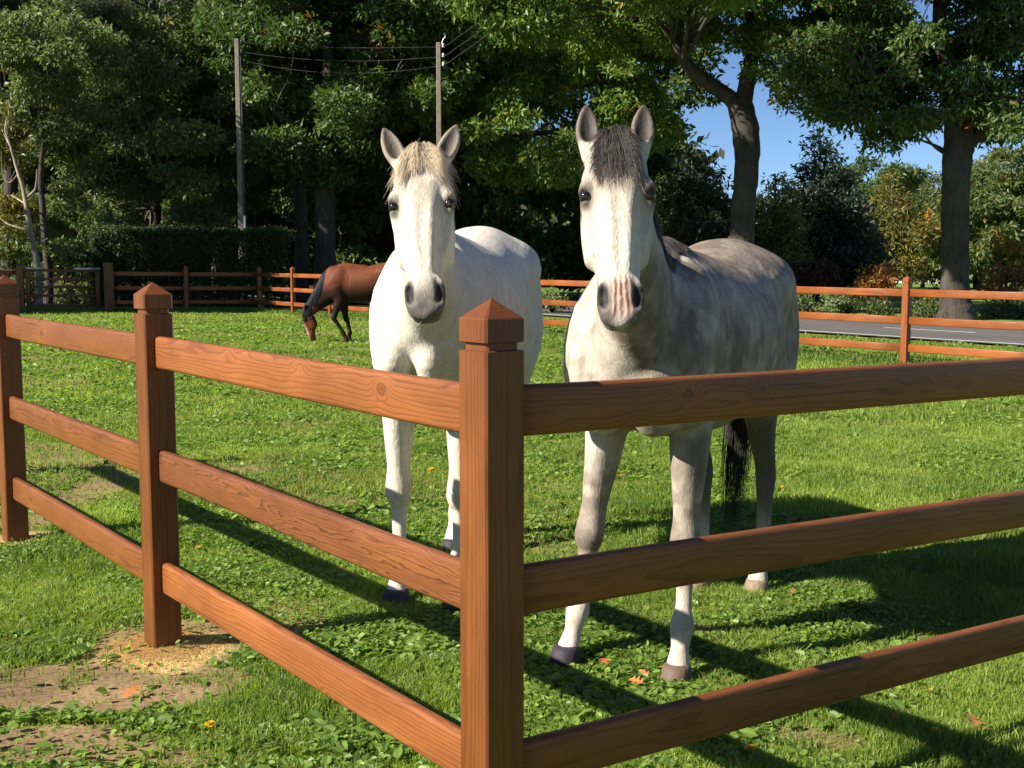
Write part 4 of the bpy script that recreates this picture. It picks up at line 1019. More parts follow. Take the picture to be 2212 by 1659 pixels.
    tr = [(0, 0, -.3, .42)]+pxrel(b, [(651, 560, .30), (650, 460, .28), (648, 380, .27), (652, 250, .2), (650, 100, .12)])
    V_ = [vol(b, 600, 230, 4, 3, w=1.2), vol(b, 640, 60, 4, 2.5), vol(b, 560, 380, 2.2, 1.2)]
    tree('slender_oak', 'thinner dark trunk just left of the thick trunk above the bay horse', b, tr, [], V_, 'oakdark', 60, int(4500*Q_), .29, 109, rr=(.7, 1.3), nbranch=20, bark='bark_dark')
    # dark wood at left
    for i, (px, Y, pal, vv, lab, nm, brk, seed) in enumerate([
        (330, 49, 'maple', [(300, 330, 3.0, 1.9, -3, 1.6), (240, 180, 2.8, 1.8, -2, 1.2), (400, 150, 3.2, 2.4, -1, 1.2), (330, 20, 4.5, 2.2, 0, 1.2), (190, 290, 1.8, 1.5, -3.5, 1), (470, 300, 2.2, 2.4, 0, .8), (330, 500, 3.5, 1.2, 0, .6), (300, -120, 5, 2.2, 0, 1)], 'pale leaved maple lit from the left behind the dark hedge', 'leafy_maple', 'bark', 111),
        (470, 54, 'oakdark', [(470, 300, 4, 3, 0, 1), (450, 100, 4.5, 2.8, 0, 1.2), (540, 200, 2.5, 2.2, -1, .8), (500, 430, 3.4, 1.8, 0, .9), (480, -100, 5, 2.5, 0, 1)], 'tall shadowy tree just left of the nearer utility pole', 'shadowy_tree', 'bark_dark', 113),
        (185, 56, 'maple', [(150, 400, 3.6, 2.4, -1, 1), (120, 250, 3.6, 2.6, 0, 1), (220, 100, 4.2, 2.8, 0, 1), (260, 470, 3, 1.6, 0, 1), (60, 480, 2.5, 1.6, 0, .7)], 'slim stemmed tree with open foliage behind the five bar gate', 'open_tree', 'bark_dark', 115)]):
        b = XY(px, Y)
        tr = [(0, 0, -.3, .36)]+pxrel(b, [(px, 560, .26), (px+6, 450, .23), (px-4, 330, .2), (px+5, 180, .15), (px, 20, .1), (px, -100, .06)])
        V_ = [vol(b, x, y, rx, rz_, dy=dy, w=w) for x, y, rx, rz_, dy, w in vv]
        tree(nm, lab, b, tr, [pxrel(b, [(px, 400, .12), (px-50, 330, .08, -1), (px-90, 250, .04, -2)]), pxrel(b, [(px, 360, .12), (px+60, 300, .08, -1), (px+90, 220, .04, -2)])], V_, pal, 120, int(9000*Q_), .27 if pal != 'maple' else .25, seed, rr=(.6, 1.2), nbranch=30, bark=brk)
    # pine, top left
    b = XY(20, 44)
    tr = [(0, 0, -.3, .34)]+pxrel(b, [(20, 560, .26), (24, 400, .24), (18, 200, .2), (25, 0, .14)])
    V_ = [vol(b, 60, 70, 2.6, 1.2, dy=-1, w=1.3), vol(b, 10, 190, 1.8, .8, dy=-1.5), vol(b, 110, 10, 2.2, 1.2, dy=-1), vol(b, 20, -20, 3, 1.2), vol(b, 30, 265, 1.2, .5, dy=-1), vol(b, 190, 40, 1.4, .8)]
    tree('grey_pine', 'grey green pine with soft needle pads in the top left corner', b, tr, [], V_, 'pine', 60, 9500, .20, 117, rr=(.5, .9), flat=.45, nbranch=24, bark='bark_dark', wr=.09, per=11, tuft=.20, droop=-.2)
    # pale branching stem behind gate
    b = XY(84, 39.6)
    tr = [(0, 0, -.2, .17)]+pxrel(b, [(84, 610, .13), (78, 560, .12), (66, 500, .10), (56, 440, .085), (48, 400, .07), (38, 370, .06), (24, 320, .045), (10, 280, .03)])
    limbs = [pxrel(b, [(53, 430, .055), (72, 415, .045), (78, 400, .035), (80, 365, .02)]), pxrel(b, [(40, 375, .03), (20, 395, .02), (5, 380, .015)]), pxrel(b, [(30, 345, .03), (18, 300, .02), (12, 250, .012)])]
    tree('bare_leaning_tree', 'pale smooth barked young tree leaning left, forking behind the gate', b, tr, limbs, [vol(b, 8, 470, .8, .6, w=1, dy=1), vol(b, 0, 300, .8, .8, dy=1.5)], 'gold', 24, 420, .20, 119, rr=(.3, .6), nbranch=10, bark='bark_pale')
    b = XY(104, 40.4)
    tr = [(0, 0, -.2, .20)]+pxrel(b, [(106, 600, .16), (98, 520, .14), (92, 450, .12), (88, 380, .1), (95, 280, .07), (90, 160, .05)])
    tree('rough_barked_tree', 'straight reddish rough barked trunk right beside the pale leaning tree', b, tr, [], [vol(b, 90, 230, 1.8, 1.2, dy=1), vol(b, 120, 120, 2, 1.6)], 'maple', 30, 1500, .22, 121, rr=(.4, .8), nbranch=14, bark='bark')
    # understorey shrubs
    def shrub(name, label, px, Y, y0, rx, rz, pal, nt, leaf, seed, n=20, ys=None, group='shrubs below the trees', stems=5, rr=(.3, .55), cat='shrub', ry=None, per=6):
        b = XY(px, Y); g = np.random.default_rng(seed)
        V_ = [vol(b, px, y, rx*k_, rz, ry=ry, w=1) for y, k_ in ys] if ys else [vol(b, px, y0, rx, rz, ry=ry)]
        ztop = V_[0][2]
        L = []
        for i in range(stems):
            a = g.uniform(-1, 1)*rx*.6; L.append([(a*.15, g.uniform(-.1, .1), -.1, .035), (a*.4, 0, ztop*.45, .025), (a, g.uniform(-.2, .2), ztop, .01)])
        return tree(name, label, b, L[0], L[1:], V_, pal, n, nt, leaf, seed, rr=rr, nbranch=10, group=group, cat=cat, per=per, tuft=.18, trn='stems', crn='foliage', bark='bark_dark')
    shrub('laurel_shrub', 'bright leaved shrub with tall thin stems behind the gate', 175, 41.5, 560, 1.5, 1.5, 'maple', 1700, .19, 131, ys=[(470, .8), (560, 1.0), (610, .8)], n=40)
    shrub('hazel_shrub', 'leafy bush at the left picture edge behind the gate', 20, 43, 560, 1.1, 1.3, 'maple', 900, .18, 133, ys=[(560, 1), (600, .9)], n=24)
    shrub('holly_bush', 'dark bush rising in the gloom left of the hedge', 235, 46, 480, 1.6, 1.7, 'oakdark', 1300, .2, 135, ys=[(430, 1.1), (520, 1.0), (580, 1)], n=34)
    # clipped hedge
    hb = XY(430, 40.9); hx = (640-238)/FPX*40.9/2
    root = empty('clipped_hedge', (hb[0], hb[1], float(gz(*hb)))); tag(root, 'long dark clipped hedge behind the shaded back fence', 'hedge')
    g = np.random.default_rng(141); n = 8500
    T = np.column_stack([g.uniform(-hx, hx, n), g.uniform(-.8, .8, n), g.uniform(0, 2.62, n)])
    f = g.integers(0, 4, n); T[f == 0, 1] = -.8+g.normal(0, .06, (f == 0).sum()); T[f == 1, 2] = 2.62+g.normal(0, .07, (f == 1).sum()); T[f == 2, 0] = -hx+g.normal(0, .08, (f == 2).sum()); T[(f == 3), 1] = -.7
    T[:, 2] *= .965; T[:, 2] += (vnoise(T[:, 0]*1.3, T[:, 1], seed=4)-.5)*.16
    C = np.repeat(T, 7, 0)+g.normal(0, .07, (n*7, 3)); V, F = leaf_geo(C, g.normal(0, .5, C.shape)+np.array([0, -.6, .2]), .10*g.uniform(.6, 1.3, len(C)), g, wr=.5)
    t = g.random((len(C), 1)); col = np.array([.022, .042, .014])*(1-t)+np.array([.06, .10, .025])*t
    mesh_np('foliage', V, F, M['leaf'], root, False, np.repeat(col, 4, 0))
    w = []
    for i in range(26):
        x = -hx+2*hx*(i+.5)/26; w.append(tube([(x, 0, -.1), (x+.05, .05, .9), (x-.05, -.05, 2.2)], [.05, .04, .015], 5, i))
    V, F = join(w); mesh_np('stems', V, F, M['bark_dark'], root)
    # trees beyond the road
    def conifer(name, label, px, Y, ytop, yb, wr_, pal, nt, leaf, seed, pw=1.0, trunk_r=.2, grp='evergreens beyond the road', bare=0., shell=.5, cat='conifer', per=6):
        b = XY(px, Y); zt = P(px, ytop, Y)[2]-float(gz(*b)); zb = max(P(px, yb, Y)[2]-float(gz(*b)), .1); g = np.random.default_rng(seed)
        cl = []
        nl = int(26+zt*2)
        for i in range(nl*6):
            u = g.random()**.8; z = zt-(zt-zb)*u; R = wr_*(u**pw)*g.uniform(.75, 1.08)+.12; a = g.uniform(0, 6.28); q = g.uniform(shell, 1)
            r = max(.25, R*.33); cl.append((R*q*math.cos(a), R*q*math.sin(a), z-.12*R*q, r, r, r*.42, r*r))
        root = empty(name, (b[0], b[1], float(gz(*b)))); tag(root, label, cat, grp)
        V, F = tube([(0, 0, -.2), (0, 0, zt*.5), (0, 0, zt*.97)], [trunk_r, trunk_r*.6, .03], 8, seed); ps = [(V, F)]
        for i in range(0, len(cl), 6): c = cl[i]; ps.append(tube([(0, 0, c[2]+.1), (c[0]*.5, c[1]*.5, c[2]+.12), c[:3]], [.05, .035, .01], 4, i))
        V, F = join(ps); mesh_np('trunk', V, F, M['bark_dark'] if trunk_r < .3 else M['bark_pale'], root)
        foliage(np.array(cl), pal, nt, leaf, g, per=per, tuft=leaf*1.1, parent=root, droop=.1, wr=.36); return root
    conifer('dark_fir', 'tall dark blue green fir with a spiky top, right of the forked oak', 1762, 62, 288, 612, 3.3, 'blue', 4200, .34, 151, pw=.62)
    conifer('yew', 'small brownish green evergreen in the gap right of the forked trunk', 1668, 58, 372, 612, 1.9, 'gold', 1300, .28, 153, pw=.5)
    conifer('dark_yew', 'broad dark evergreen directly left of the forked trunk', 1500, 58, 325, 612, 2.9, 'blue', 3600, .32, 155, pw=.42)
    conifer('cypress', 'brownish evergreen right behind the head of the grey horse', 1425, 57, 380, 612, 1.7, 'mid', 1600, .3, 157, pw=.4)
    conifer('golden_conifer', 'cone shaped yellow green conifer with a pale trunk on the far lawn', 1918, 100, 372, 588, 3.6, 'gold', 3400, .42, 159, pw=.75, trunk_r=.42)
    conifer('green_conifer', 'cone shaped dull green conifer between the golden one and the big oak', 1990, 108, 395, 590, 4.0, 'mid', 3000, .42, 161, pw=.7)
    conifer('lawn_spruce', 'dark slim spruce at the edge of the far lawn behind the fir', 1838, 92, 420, 600, 2.6, 'blue', 1800, .4, 163, pw=.7)
    for i, (px, Y, ytop, rx, pal, lab, nt) in enumerate([
        (2150, 84, 350, 5.0, 'mid', 'rounded green tree on the far lawn at the right edge', 4000), (2215, 95, 290, 6.0, 'mid', 'tall green tree at the far right edge behind the lawn', 4200),
        (2108, 105, 315, 4.5, 'orange', 'autumn tree glowing orange just right of the massive oak trunk', 2400), (1880, 160, 330, 8, 'oakdark', 'dark far tree above the golden conifer', 2600), (2010, 170, 325, 9, 'mid', 'far green tree above the dull green conifer', 2600)]):
        b = XY(px, Y); zt = P(px, ytop, Y)[2]; c = zt*.58
        V_ = [(0, 0, c, rx, rx, zt*.42, 1), (rx*.5, -1, c*.8, rx*.6, rx*.6, zt*.3, .5), (-rx*.5, -1, c*.85, rx*.6, rx*.6, zt*.3, .5)]
        tree('lawn_tree', lab, b, [(0, 0, -.2, .4), (0, 0, zt*.3, .3), (0, 0, zt*.7, .12)], [], V_, pal, 60, nt, .42 if Y < 120 else .7, 171+i, rr=(rx*.16, rx*.28), nbranch=14, group='trees on the far lawn', tuft=.45 if Y < 120 else .8)
    # far belt of woodland closing the view
    g = np.random.default_rng(191); n = 19000
    px = g.uniform(-1200, 3900, n); Y = g.uniform(165, 215, n)
    px[:n//2] = g.uniform(-300, 1500, n//2); Y[:n//2] = g.uniform(84, 120, n//2)
    top = np.where(Y < 130, 9+3*fbm(px*.012, Y*.03, seed=3), 9.5+6*fbm(px*.01, Y*.02, seed=5)); T = np.column_stack([(px-1106)/FPX*Y, Y, g.random(n)**.8*top])
    T[:, 2] += gz(T[:, 0], T[:, 1])
    C = np.repeat(T, 5, 0)+g.normal(0, .8, (n*5, 3)); V, F = leaf_geo(C, g.normal(0, .5, C.shape), np.where(np.repeat(Y, 5) < 130, .95, 1.4)*g.uniform(.6, 1.3, len(C)), g, wr=.6)
    t = g.random((len(C), 1)); col = np.array([.022, .036, .014])*(1-t)+np.array([.065, .085, .028])*t
    o = mesh_np('woodland', V, F, M['leaf'], None, False, np.repeat(col, 4, 0)); tag(o, 'far belt of dark woodland closing the view behind the lawn', 'woodland', kind='stuff')
    # wood further back at left: trunks in the gloom
    for i, (px, Y) in enumerate([(300, 62), (560, 60), (770, 58), (850, 64), (930, 60), (1040, 58), (120, 60), (1330, 60)]):
        b = XY(px, Y); rt = .2+.08*((i*5) % 3)
        labs = ['thin trunk deep in the gloom behind the clipped hedge', 'dim trunk right of the nearer utility pole', 'shadowed trunk right of the thick trunk behind the bay horse', 'dim tree left of the white horse ears', 'dim tree directly behind the white horse head', 'shadowed tree above the back of the white horse', 'dim tree behind the pale leaning stem', 'dim tree left of the grey horse head']
        V_ = [(0, 0, 6.5, 4.2, 3.2, 3.4, 1), (0, 0, 11, 4.5, 3.5, 3.0, 1), (0, 0, 2.2, 3.6, 2.5, 1.5, .5 if i not in (2, 3) else .12)]
        tree('wood_tree', labs[i], b, [(0, 0, -.2, rt*1.3), (0, 0, 3, rt), (.3, 0, 7, rt*.7), (.1, 0, 12, rt*.3)], [], V_, 'oakdark', 60, 4300, .42, 201+i, rr=(1.0, 1.7), nbranch=12, group='trees deep in the wood', bark='bark_dark', tuft=.4)
    # trees left of the frame that shade the gate and the back fence
    for i, (x, y, ht) in enumerate([(-20.8, 33.6, 13.0), (-26.0, 32.0, 13.5)]):
        V_ = [(0, 0, ht*.62, 3.4, 2.2, ht*.30, 1), (0, .4, ht*.30, 3.4, 2.0, ht*.2, .8)]
        tree('shade_tree', ['oak outside the left edge, nearest the gate', 'tall oak outside the left edge, farthest from the gate', 'oak outside the left edge behind the gate fence'][i], (x, y), [(0, 0, -.2, .35), (0, 0, 4, .28), (0, 0, ht*.8, .1)], [], V_, 'oakdark', 80, 6500, .40, 221+i, rr=(.8, 1.3), nbranch=10, group='oaks left of the gate')
    # low red and green plants on the verge
    shrub('red_shrub', 'coral red shrub on the lawn behind the fence post', 1888, 48, 600, .85, .5, 'rust', 260, .22, 231, ys=[(592, .75), (618, 1.0)], n=14, group='red shrubs past the road')
    shrub('red_shrub', 'tall rusty red shrub right of the massive oak', 2172, 47, 590, 1.1, .8, 'rust', 330, .22, 233, ys=[(560, .6), (600, 1.0), (625, 1.0)], n=20, group='red shrubs past the road')
    shrub('red_shrub', 'dark maroon shrub below the dark fir', 1728, 52, 600, 1.5, .5, 'darkred', 700, .2, 235, ys=[(590, .9), (600, 1.1)], n=24, group='red shrubs past the road')
    for i, (px, y, rx, rz_, lab) in enumerate([(1755, 658, .95, .28, 'low leafy plant beyond the road, nearest the grey rump'), (1830, 664, .5, .20, 'low leafy plant below the maroon shrub'), (1985, 672, .30, .18, 'small leafy plant just right of the far fence post'), (2012, 660, .35, .25, 'small leafy plant between the fence post and the oak'), (2150, 672, .45, .22, 'small leafy plant right of the oak base'), (2206, 665, .5, .3, 'leafy plant at the far right edge beyond the road'), (1190, 650, .6, .2, 'low plant past the road behind the white rump'), (1900, 672, .4, .2, 'tiny weed clump left of the fence post')]):
        shrub('verge_plant', lab, px, 38.3, y, rx, rz_, 'maple' if i % 2 == 0 else 'mid', 260 if rx > .5 else 130, .14, 241+i, n=10, group='plants on the road verge', rr=(.15, .3), cat='plant', stems=4)

# ------------------------------------------------------------------ turf
def blades(x, y, hgt, wid, g, c0, c1, yellow=.05, flop=.8):
    n = len(x); z = gzz(x, y); a = g.uniform(0, 6.28, n); b = g.uniform(0, 6.28, n)
    L = hgt*g.uniform(.45, 1.2, n); w = wid*g.uniform(.6, 1.3, n); fl_ = L*g.uniform(.1, flop, n)
    dx, dy = np.cos(a), np.sin(a); sx, sy = -np.sin(b)*w*.5, np.cos(b)*w*.5
    B = np.stack([x, y, z], 1)
    m = B+np.stack([dx*fl_*.3, dy*fl_*.3, L*.6], 1); t = B+np.stack([dx*fl_, dy*fl_, L*.95], 1)
    Sv = np.stack([sx, sy, 0*sx], 1)
    V = np.stack([B-Sv, B+Sv, m+Sv*.8, m-Sv*.8, t], 1).reshape(-1, 3); i = np.arange(n)[:, None]*5
    F = np.concatenate([i+np.array([[0, 1, 2]]), i+np.array([[0, 2, 3]]), i+np.array([[3, 2, 4]])])
    q = np.clip(fbm(x*1.6, y*1.6, seed=31)*1.6-.4+g.normal(0, .25, n), 0, 1)[:, None]
    c = np.array(c0)*(1-q)+np.array(c1)*q
    ye = g.random(n) < yellow; c[ye] = np.array([.30, .26, .10])*g.uniform(.6, 1.2, (ye.sum(), 1))
    return V, F, np.repeat(c, 5, 0)
def frustum(n, ylo, yhi, g, pw=.5):
    """random ground spots in the field of view, even over the ground"""
    y = np.sqrt(g.uniform(ylo**2, yhi**2, n)); w_ = .56*y+.5; x = g.uniform(-1, 1, n)*w_; return x, y
if True:
    g = np.random.default_rng(301)
    acc = []
    for n, ylo, yhi, h_, w_ in ((300000, 2.5, 5.6, .032, .0042), (250000, 5.6, 11, .036, .0065), (180000, 11, 24, .042, .014), (110000, 24, 42, .045, .032)):
        x, y = frustum(n, ylo, yhi, g); s_ = soil(x, y); pn = fbm(x*2.2, y*2.2, seed=41)
        road_ = (x*rn[0]+y*rn[1]); keep = (g.random(n) > s_*.96) & (road_ < EDGE-.8)
        keep &= ~((WOODS(x, y) > .5) & (g.random(n) < .8))
        x, y, pn = x[keep], y[keep], pn[keep]
        hh = h_*(.55+1.0*sm(pn, .3, .75)+.8*sm(x, .5, 2.5)*sm(pn, .4, .7))
        acc.append(blades(x, y, hh, w_, g, [.125, .205, .030], [.33, .425, .080], .04+.42*sm(fbm(x*.9+5, y*.9, seed=91), .50, .68)*sm(-x, -1.5, .5)))
    # tufts
    tx, ty = frustum(420, 2.8, 12, g); k_ = (soil(tx, ty) < .3); tx, ty = tx[k_], ty[k_]
    tx = np.append(tx, [XY(1810, 4.9)[0], XY(1690, 4.9)[0], XY(1750, 4.2)[0], XY(1700, 5.1)[0]]); ty = np.append(ty, [4.95, 4.9, 4.3, 5.1])
    n = 60; x = np.repeat(tx, n)+g.normal(0, .035, len(tx)*n); y = np.repeat(ty, n)+g.normal(0, .035, len(tx)*n)
    acc.append(blades(x, y, np.repeat(g.uniform(.04, .085, len(tx)), n), .0045, g, [.10, .18, .03], [.28, .36, .08], .12, 1.1))
    # long grass along the far fences
    x = []; y = []
    for a, b in ((fc[0], CORN), (CORN, g1)):
        t = g.uniform(0, 1, 14000); p = a[None]*(1-t[:, None])+b[None]*t[:, None]+g.normal(0, .35, (14000, 2)); x.append(p[:, 0]); y.append(p[:, 1])
    x = np.concatenate(x); y = np.concatenate(y); acc.append(blades(x, y, .13*(.4+fbm(x*1.5, y*1.5, seed=5)), .02, g, [.09, .16, .03], [.25, .33, .07], .05))
    # verge over the road
    l = g.uniform(-30, 25, 12000); d = EDGE+RW+.25+np.abs(g.normal(0, 1.2, 12000)); x = rn[0]*d+roadv[0]*l; y = rn[1]*d+roadv[1]*l
    acc.append(blades(x, y, .08*(.4+fbm(x, y, seed=6)), .03, g, [.05, .085, .02], [.14, .18, .04], .2))
    V = []; F = []; C = []; o_ = 0
    for a, b, c in acc: V.append(a); F.append(b+o_); C.append(c); o_ += len(a)
    o = mesh_np('grass', np.concatenate(V), np.concatenate(F), M['grass'], None, False, np.concatenate(C)); tag(o, 'short green paddock turf of fine blades', 'grass', kind='stuff')
    # broad leaved weeds and clover
    acc = []
    for n, ylo, yhi, r_ in ((12000, 2.5, 4.6, .019), (125000, 2.5, 6.5, .0105), (88000, 6.5, 13, .017), (52000, 13, 30, .035)):
        x, y = frustum(n, ylo, yhi, g); pn = fbm(x*1.5+9, y*1.5, seed=51); s_ = soil(x, y)
        k_ = (g.random(n) < sm(pn, .42, .60)+.12-.5*sm(x, 1.2, 2.5)) & (g.random(n) > s_*.93) & ((x*rn[0]+y*rn[1]) < EDGE-.4) & (WOODS(x, y) < .5)
        x, y = x[k_], y[k_]; n = len(x); r = r_*g.uniform(.6, 1.5, n); z = gzz(x, y)+g.uniform(.004, .030, n)*(1 if ylo < 10 else 1.6)*(.6+.8*pn[k_])
        nn = g.normal(0, .42, (n, 3)); nn[:, 2] = 1; nn /= np.linalg.norm(nn, axis=1, keepdims=True); a = g.uniform(0, 6.28, n)
        t1 = np.stack([np.cos(a), np.sin(a), 0*a], 1); t1 -= (t1*nn).sum(1, keepdims=True)*nn; t1 /= np.linalg.norm(t1, axis=1, keepdims=True); t2 = np.cross(nn, t1)
        c0 = np.stack([x, y, z], 1); pts = [(-1.1, 0, 0), (-.3, .75, .14), (.6, .62, .16), (1.15, 0, -.1), (.6, -.62, .16), (-.3, -.75, .14)]
        V = np.stack([c0+r[:, None]*(p*t1+q*t2+w*nn) for p, q, w in pts], 1).reshape(-1, 3); i = np.arange(n)[:, None]*6
        F = np.concatenate([i+np.array([[0, 5, 4, 3]]), i+np.array([[0, 3, 2, 1]])])
        q = np.clip(g.normal(.5, .3, n), 0, 1)[:, None]; c = np.array([.09, .175, .03])*(1-q)+np.array([.28, .40, .08])*q
        acc.append((V, F, np.repeat(c, 6, 0)))
    V = []; F = []; C = []; o_ = 0
    for a, b, c in acc: V.append(a); F.append(b+o_); C.append(c); o_ += len(a)
    o = mesh_np('clover', np.concatenate(V), np.concatenate(F), M['grass'], None, False, np.concatenate(C)); tag(o, 'patches of clover and broad leaved weeds in the turf', 'clover', kind='stuff')

# ------------------------------------------------------------------ utility poles and lines
def pole(px, Y, ytop, w0, w1, name, label):
    b = XY(px, Y); zg_ = float(gz(*b)); top = P(px, ytop, Y)[2]-zg_
    root = empty(name, (b[0], b[1], zg_)); tag(root, label, 'pole', 'poles carrying the overhead lines')
    V = []; F = []
    for z, w in ((-.5, w0), (top-.02, w1), (top, w1*.8)):
        h = w/2; c = h*.2
        V += [(-h+c, -h, z), (h-c, -h, z), (h, -h+c, z), (h, h-c, z), (h-c, h, z), (-h+c, h, z), (-h, h-c, z), (-h, -h+c, z)]
    for i in range(2):
        for j in range(8): a = i*8+j; q = i*8+(j+1) % 8; F.append((a, q, q+8, a+8))
    F.append(tuple(range(16, 24)))
    mesh_np('shaft', V, F, M['concrete'], root, smooth=False)
    return root, b, zg_, top
def tube_obj(name, path, r, mat, parent=None, n=6):
    V, F = tube(path, [r]*len(path), n, 0, 0); return mesh_np(name, V, F, mat, parent)
r1, b1, z1, t1_ = pole(526, 42.3, 84, .20, .15, 'utility_pole', 'slim concrete pole standing behind the dark hedge')
tube_obj('cable_duct', [(.15, -.1, 1.0), (.155, -.1, 3.2)], .05, M['steel'], r1)
tube_obj('riser_cable', [(.16, -.08, 3.1), (.15, -.09, 5.5), (.13, -.08, t1_-.6)], .022, M['wire'], r1)
r2, b2, z2, t2_ = pole(951, 41.8, 92, .20, .155, 'utility_pole', 'pale concrete pole rising directly behind the ears of the white horse')
for r_, t_ in ((r1, t1_), (r2, t2_)):
    for k_, dz in enumerate((.12, .45, .75)):
        V = []; F = []; n = 10
        for z, rr_ in ((0, .03), (.03, .055), (.07, .035), (.10, .055), (.14, .02)):
            V += [(.16+rr_*math.cos(6.283*i/n), -.02+rr_*math.sin(6.283*i/n), t_-dz+z-.05) for i in range(n)]
        for i in range(4):
            for j in range(n): F.append((i*n+j, i*n+(j+1) % n, (i+1)*n+(j+1) % n, (i+1)*n+j))
        F.append(tuple(range(4*n, 5*n)))
        mesh_np('insulator', V, F, M['white'] if r_ is r2 else M['wire'], r_)
tube_obj('bracket', [(.1, 0, t2_-.1), (.16, 0, t2_+.10), (.24, 0, t2_+.2), (.20, 0, t2_+.32)], .02, M['steel'], r2)
far = np.array([*XY(1330, 33), 11.6])
for i, dz in enumerate((.12, .45, .75)):
    a = np.array([b1[0]+.18, b1[1], z1+t1_-dz]); c = np.array([b2[0]+.18, b2[1], z2+t2_-dz]); f_ = far-np.array([0, 0, dz*.8])
    pts = [a*(1-t)+c*t-np.array([0, 0, (.12+.12*i)*4*t*(1-t)]) for t in np.linspace(0, 1, 9)]+[c*(1-t)+f_*t-np.array([0, 0, .3*4*t*(1-t)]) for t in np.linspace(.1, 1, 8)]
    o = tube_obj('overhead_line', pts, .011, M['wire'], None, 4)
    tag(o, ['topmost overhead line strung between the two poles', 'middle overhead line strung between the two poles', 'lowest sagging overhead line between the two poles'][i], 'cable', 'overhead lines')

# small pale house glimpsed far across the lawn
hb = XY(2022, 150); root = empty('distant_house', (hb[0], hb[1], float(gz(*hb)))); tag(root, 'tiny white house with reddish roof glimpsed far across the lawn', 'house')
def boxm(x0, x1, y0, y1, z0, z1):
    V = [(x, y, z) for z in (z0, z1) for x, y in ((x0, y0), (x1, y0), (x1, y1), (x0, y1))]
    return V, [(0, 3, 2, 1), (4, 5, 6, 7), (0, 1, 5, 4), (1, 2, 6, 5), (2, 3, 7, 6), (3, 0, 4, 7)]
V, F = boxm(-4, 4, 0, 6, 0, 2.6); mesh_np('wall', V, F, M['white'], root, smooth=False)
V = [(-4.3, -.4, 2.6), (4.3, -.4, 2.6), (4.3, 6.4, 2.6), (-4.3, 6.4, 2.6), (-4.3, 3, 4.8), (4.3, 3, 4.8)]; F = [(0, 1, 5, 4), (2, 3, 4, 5), (0, 4, 3), (1, 2, 5), (0, 3, 2, 1)]
mesh_np('roof', V, F, plain('red_tiles', (.30, .09, .05), .8), root, smooth=False)
for x in (-2.6, -.4, 2.0):
    V, F = boxm(x, x+1.1, -.02, .05, .9, 2.1); mesh_np('window', V, F, plain('dark_glass', (.02, .025, .03), .1), root, smooth=False)

# sand spilled round the post foot (loose grains on the mound)
g = np.random.default_rng(401); n = 9000; a = g.uniform(0, 6.28, n); r = np.abs(g.normal(0, .5, n))*.20+.05; c = SANDS[0][0]
x = c[0]+r*np.cos(a); y = c[1]+r*np.sin(a); s_ = g.uniform(.002, .005, n)
B = np.stack([x, y, gzz(x, y)], 1); V = np.stack([B+s_[:, None]*np.array(q) for q in ((1, 0, 0), (-.5, .87, 0), (-.5, -.87, 0), (0, 0, 1.2))], 1).reshape(-1, 3)
i = np.arange(n)[:, None]*4; F = np.concatenate([i+np.array([q]) for q in ([0, 1, 3], [1, 2, 3], [2, 0, 3])])
o = mesh_np('sand_grains', V, F, attr_mat('sand', .95), None, False, np.repeat(np.array([.60, .40, .17])*g.uniform(.7, 1.2, (n, 1)), 4, 0)); tag(o, 'loose yellow sand crumbs round the foot of the second post', 'sand', kind='stuff')

# ------------------------------------------------------------------ fallen oak leaves and dandelions
def oak_leaf(seed, L):
    g = np.random.default_rng(seed); prof = [(0, .012), (.12, .03), (.2, .16), (.27, .30), (.32, .10), (.42, .14), (.50, .42), (.56, .12), (.66, .14), (.74, .34), (.80, .10), (.90, .12), (1, .0)]
    V = []; n = len(prof); cu = g.uniform(.1, .45); tw = g.uniform(-.4, .4)
    for s_ in (0, 1, -1):
        for x, w in prof:
            w = w*g.uniform(.8, 1.2); X = x-(.0 if s_ == 0 or w < .2 else -.06); Y_ = s_*w*.9
            V.append((L*(X-.5), L*Y_, L*(.10*math.sin(x*3.1)*cu*2+cu*Y_*Y_*1.6+tw*Y_*(x-.5))+.006))
    F = []
    for i in range(n-1):
        F.append((i, i+1, n+i+1, n+i)); F.append((i+1, i, 2*n+i, 2*n+i+1))
    return V, F
LM = [plain('dry_leaf_orange', (.50, .17, .055), .6, .3, 0, 40, .3), plain('dry_leaf_brown', (.30, .13, .06), .7, .3, 0, 40, .3), plain('dry_leaf_red', (.46, .09, .035), .6, .3, 0, 40, .3), plain('dry_leaf_yellow', (.60, .36, .08), .6, .3, 0, 40, .3)]
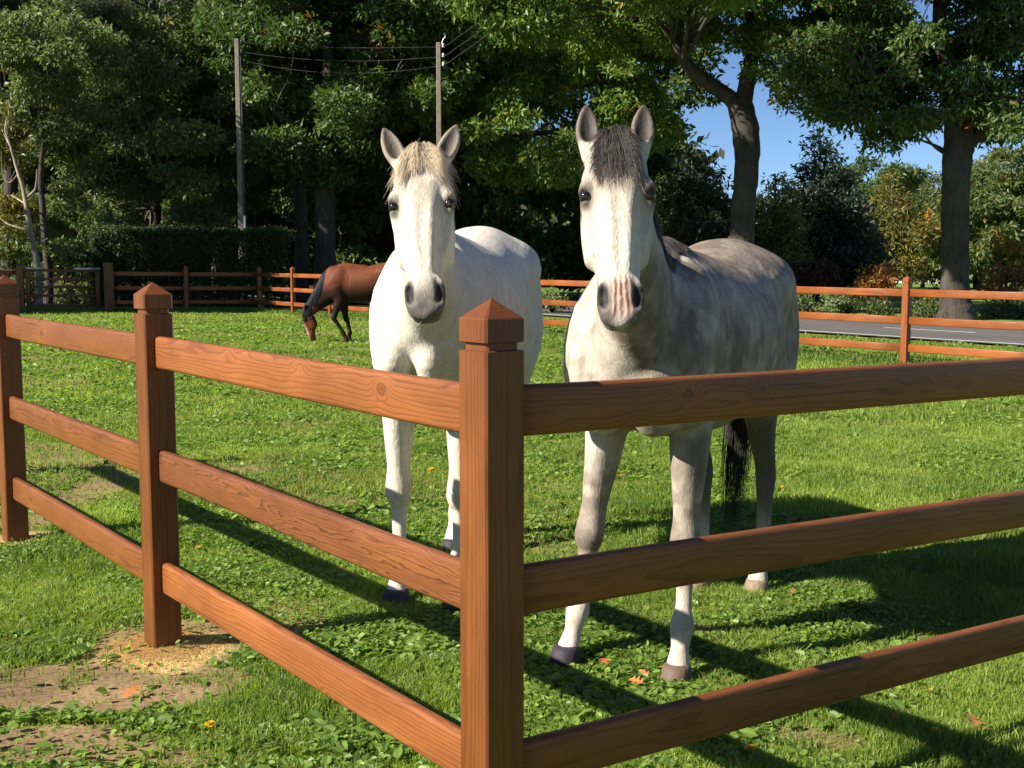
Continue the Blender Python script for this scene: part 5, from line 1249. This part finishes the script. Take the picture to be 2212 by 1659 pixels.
leafspots = [(1845, 1320, .13, 0, 'largest orange leaf, lying right of the white hind foot'), (2100, 1572, .085, 0, 'orange leaf below the lowest rail near the right edge'), (1515, 1378, .09, 2, 'red leaf against the shadow right of the grey foreleg'), (1375, 1490, .06, 0, 'small orange leaf just left of the brown forehoof'), (1395, 1472, .05, 0, 'tiny orange leaf touching the shade beside the brown forehoof'), (1305, 1442, .05, 2, 'red leaf standing upright between the grey forefeet'), (1225, 1500, .07, 1, 'brown leaf in the grass under the dark forehoof'), (1900, 1060, .06, 0, 'pale orange leaf on the open grass at the right'), (1213, 1100, .07, 1, 'brown leaf beyond the grey forearm'), (1345, 1030, .05, 0, 'orange leaf seen between the grey forelegs'), (1200, 980, .05, 3, 'yellow leaf just right of the corner post'), (1440, 1150, .08, 1, 'brown leaf pile between the grey legs'), (1712, 1290, .06, 1, 'brown leaf standing right of the white hind foot'), (285, 1508, .075, 0, 'orange leaf on the bare earth below the second post'), (1930, 1562, .05, 2, 'red leaf under the lowest rail at right'), (2010, 1500, .05, 3, 'yellowish leaf near the lower right shade'), (760, 1090, .05, 1, 'brown leaf in the turf behind the middle left rail'), (1020, 1480, .05, 1, 'brown leaf near the corner post foot'), (430, 1190, .05, 0, 'orange leaf behind the second post'), (640, 1350, .04, 1, 'small brown leaf behind the lowest left rail'), (1090, 860, .06, 0, 'orange leaf in the turf behind the white belly'), (600, 760, .08, 1, 'brown leaf out in the sunny paddock'), (1770, 880, .07, 3, 'yellow leaf beyond the belly of the grey'), (500, 900, .06, 1, 'brown leaf beside the bare patch')]
for i, (px, py, L, mi, lab) in enumerate(leafspots):
    p = G(px, py); V, F = oak_leaf(500+i, L*1.25); o = mesh_np('fallen_leaf', V, F, LM[mi], None)
    o.location = (p[0], p[1], float(gzz(p[0], p[1]))+.022); r = random.Random(i); o.rotation_euler = (r.uniform(-.5, .5), r.uniform(-.5, .5), r.uniform(0, 6.28))
    tag(o, lab, 'leaf', 'fallen oak leaves')
dm = plain('dandelion_yellow', (.85, .52, .01), .6, .3); sm_ = plain('dandelion_stem', (.10, .2, .05), .6)
for i, (px, py, lab) in enumerate([(932, 1029, 'bright dandelion right of the white foreleg'), (1690, 1063, 'dandelion just right of the grey tail'), (1700, 915, 'small dandelion under the top right rail'), (560, 742, 'dandelion far out in the sunny turf'), (748, 746, 'dandelion by the hooves of the bay'), (270, 822, 'dandelion left of the second post'), (880, 776, 'small dandelion left of the white shoulder'), (1620, 1640, 'dandelion in the foreground right of the corner post'), (2020, 1600, 'dandelion low at the right'), (455, 1590, 'dandelion in the weeds at lower left')]):
    p = G(px, py); zg_ = float(gzz(p[0], p[1])); hgt = .05 if i == 0 else .035; R = .019 if p[1] < 8 else .03
    root = empty('dandelion', (p[0], p[1], zg_)); tag(root, lab, 'flower', 'dandelions in the paddock')
    tube_obj('stem', [(0, 0, 0), (.004, 0, hgt*.6), (0, .003, hgt)], .002, sm_, root, 5)
    g = np.random.default_rng(600+i); n = 60; a = g.uniform(0, 6.28, n); e = g.uniform(.0, 1.2, n); d = np.stack([np.cos(a)*np.cos(e), np.sin(a)*np.cos(e), np.sin(e)*.6], 1)
    sv = np.stack([-np.sin(a), np.cos(a), 0*a], 1)*R*.16; C_ = np.array([0, 0, hgt]); V = np.stack([C_-sv*.5+0*d, C_+sv*.5+0*d, C_+d*R+sv, C_+d*R-sv], 1).reshape(-1, 3)
    i4 = np.arange(n)[:, None]*4; mesh_np('bloom', V, i4+np.array([[0, 1, 2, 3]]), dm, root, False)
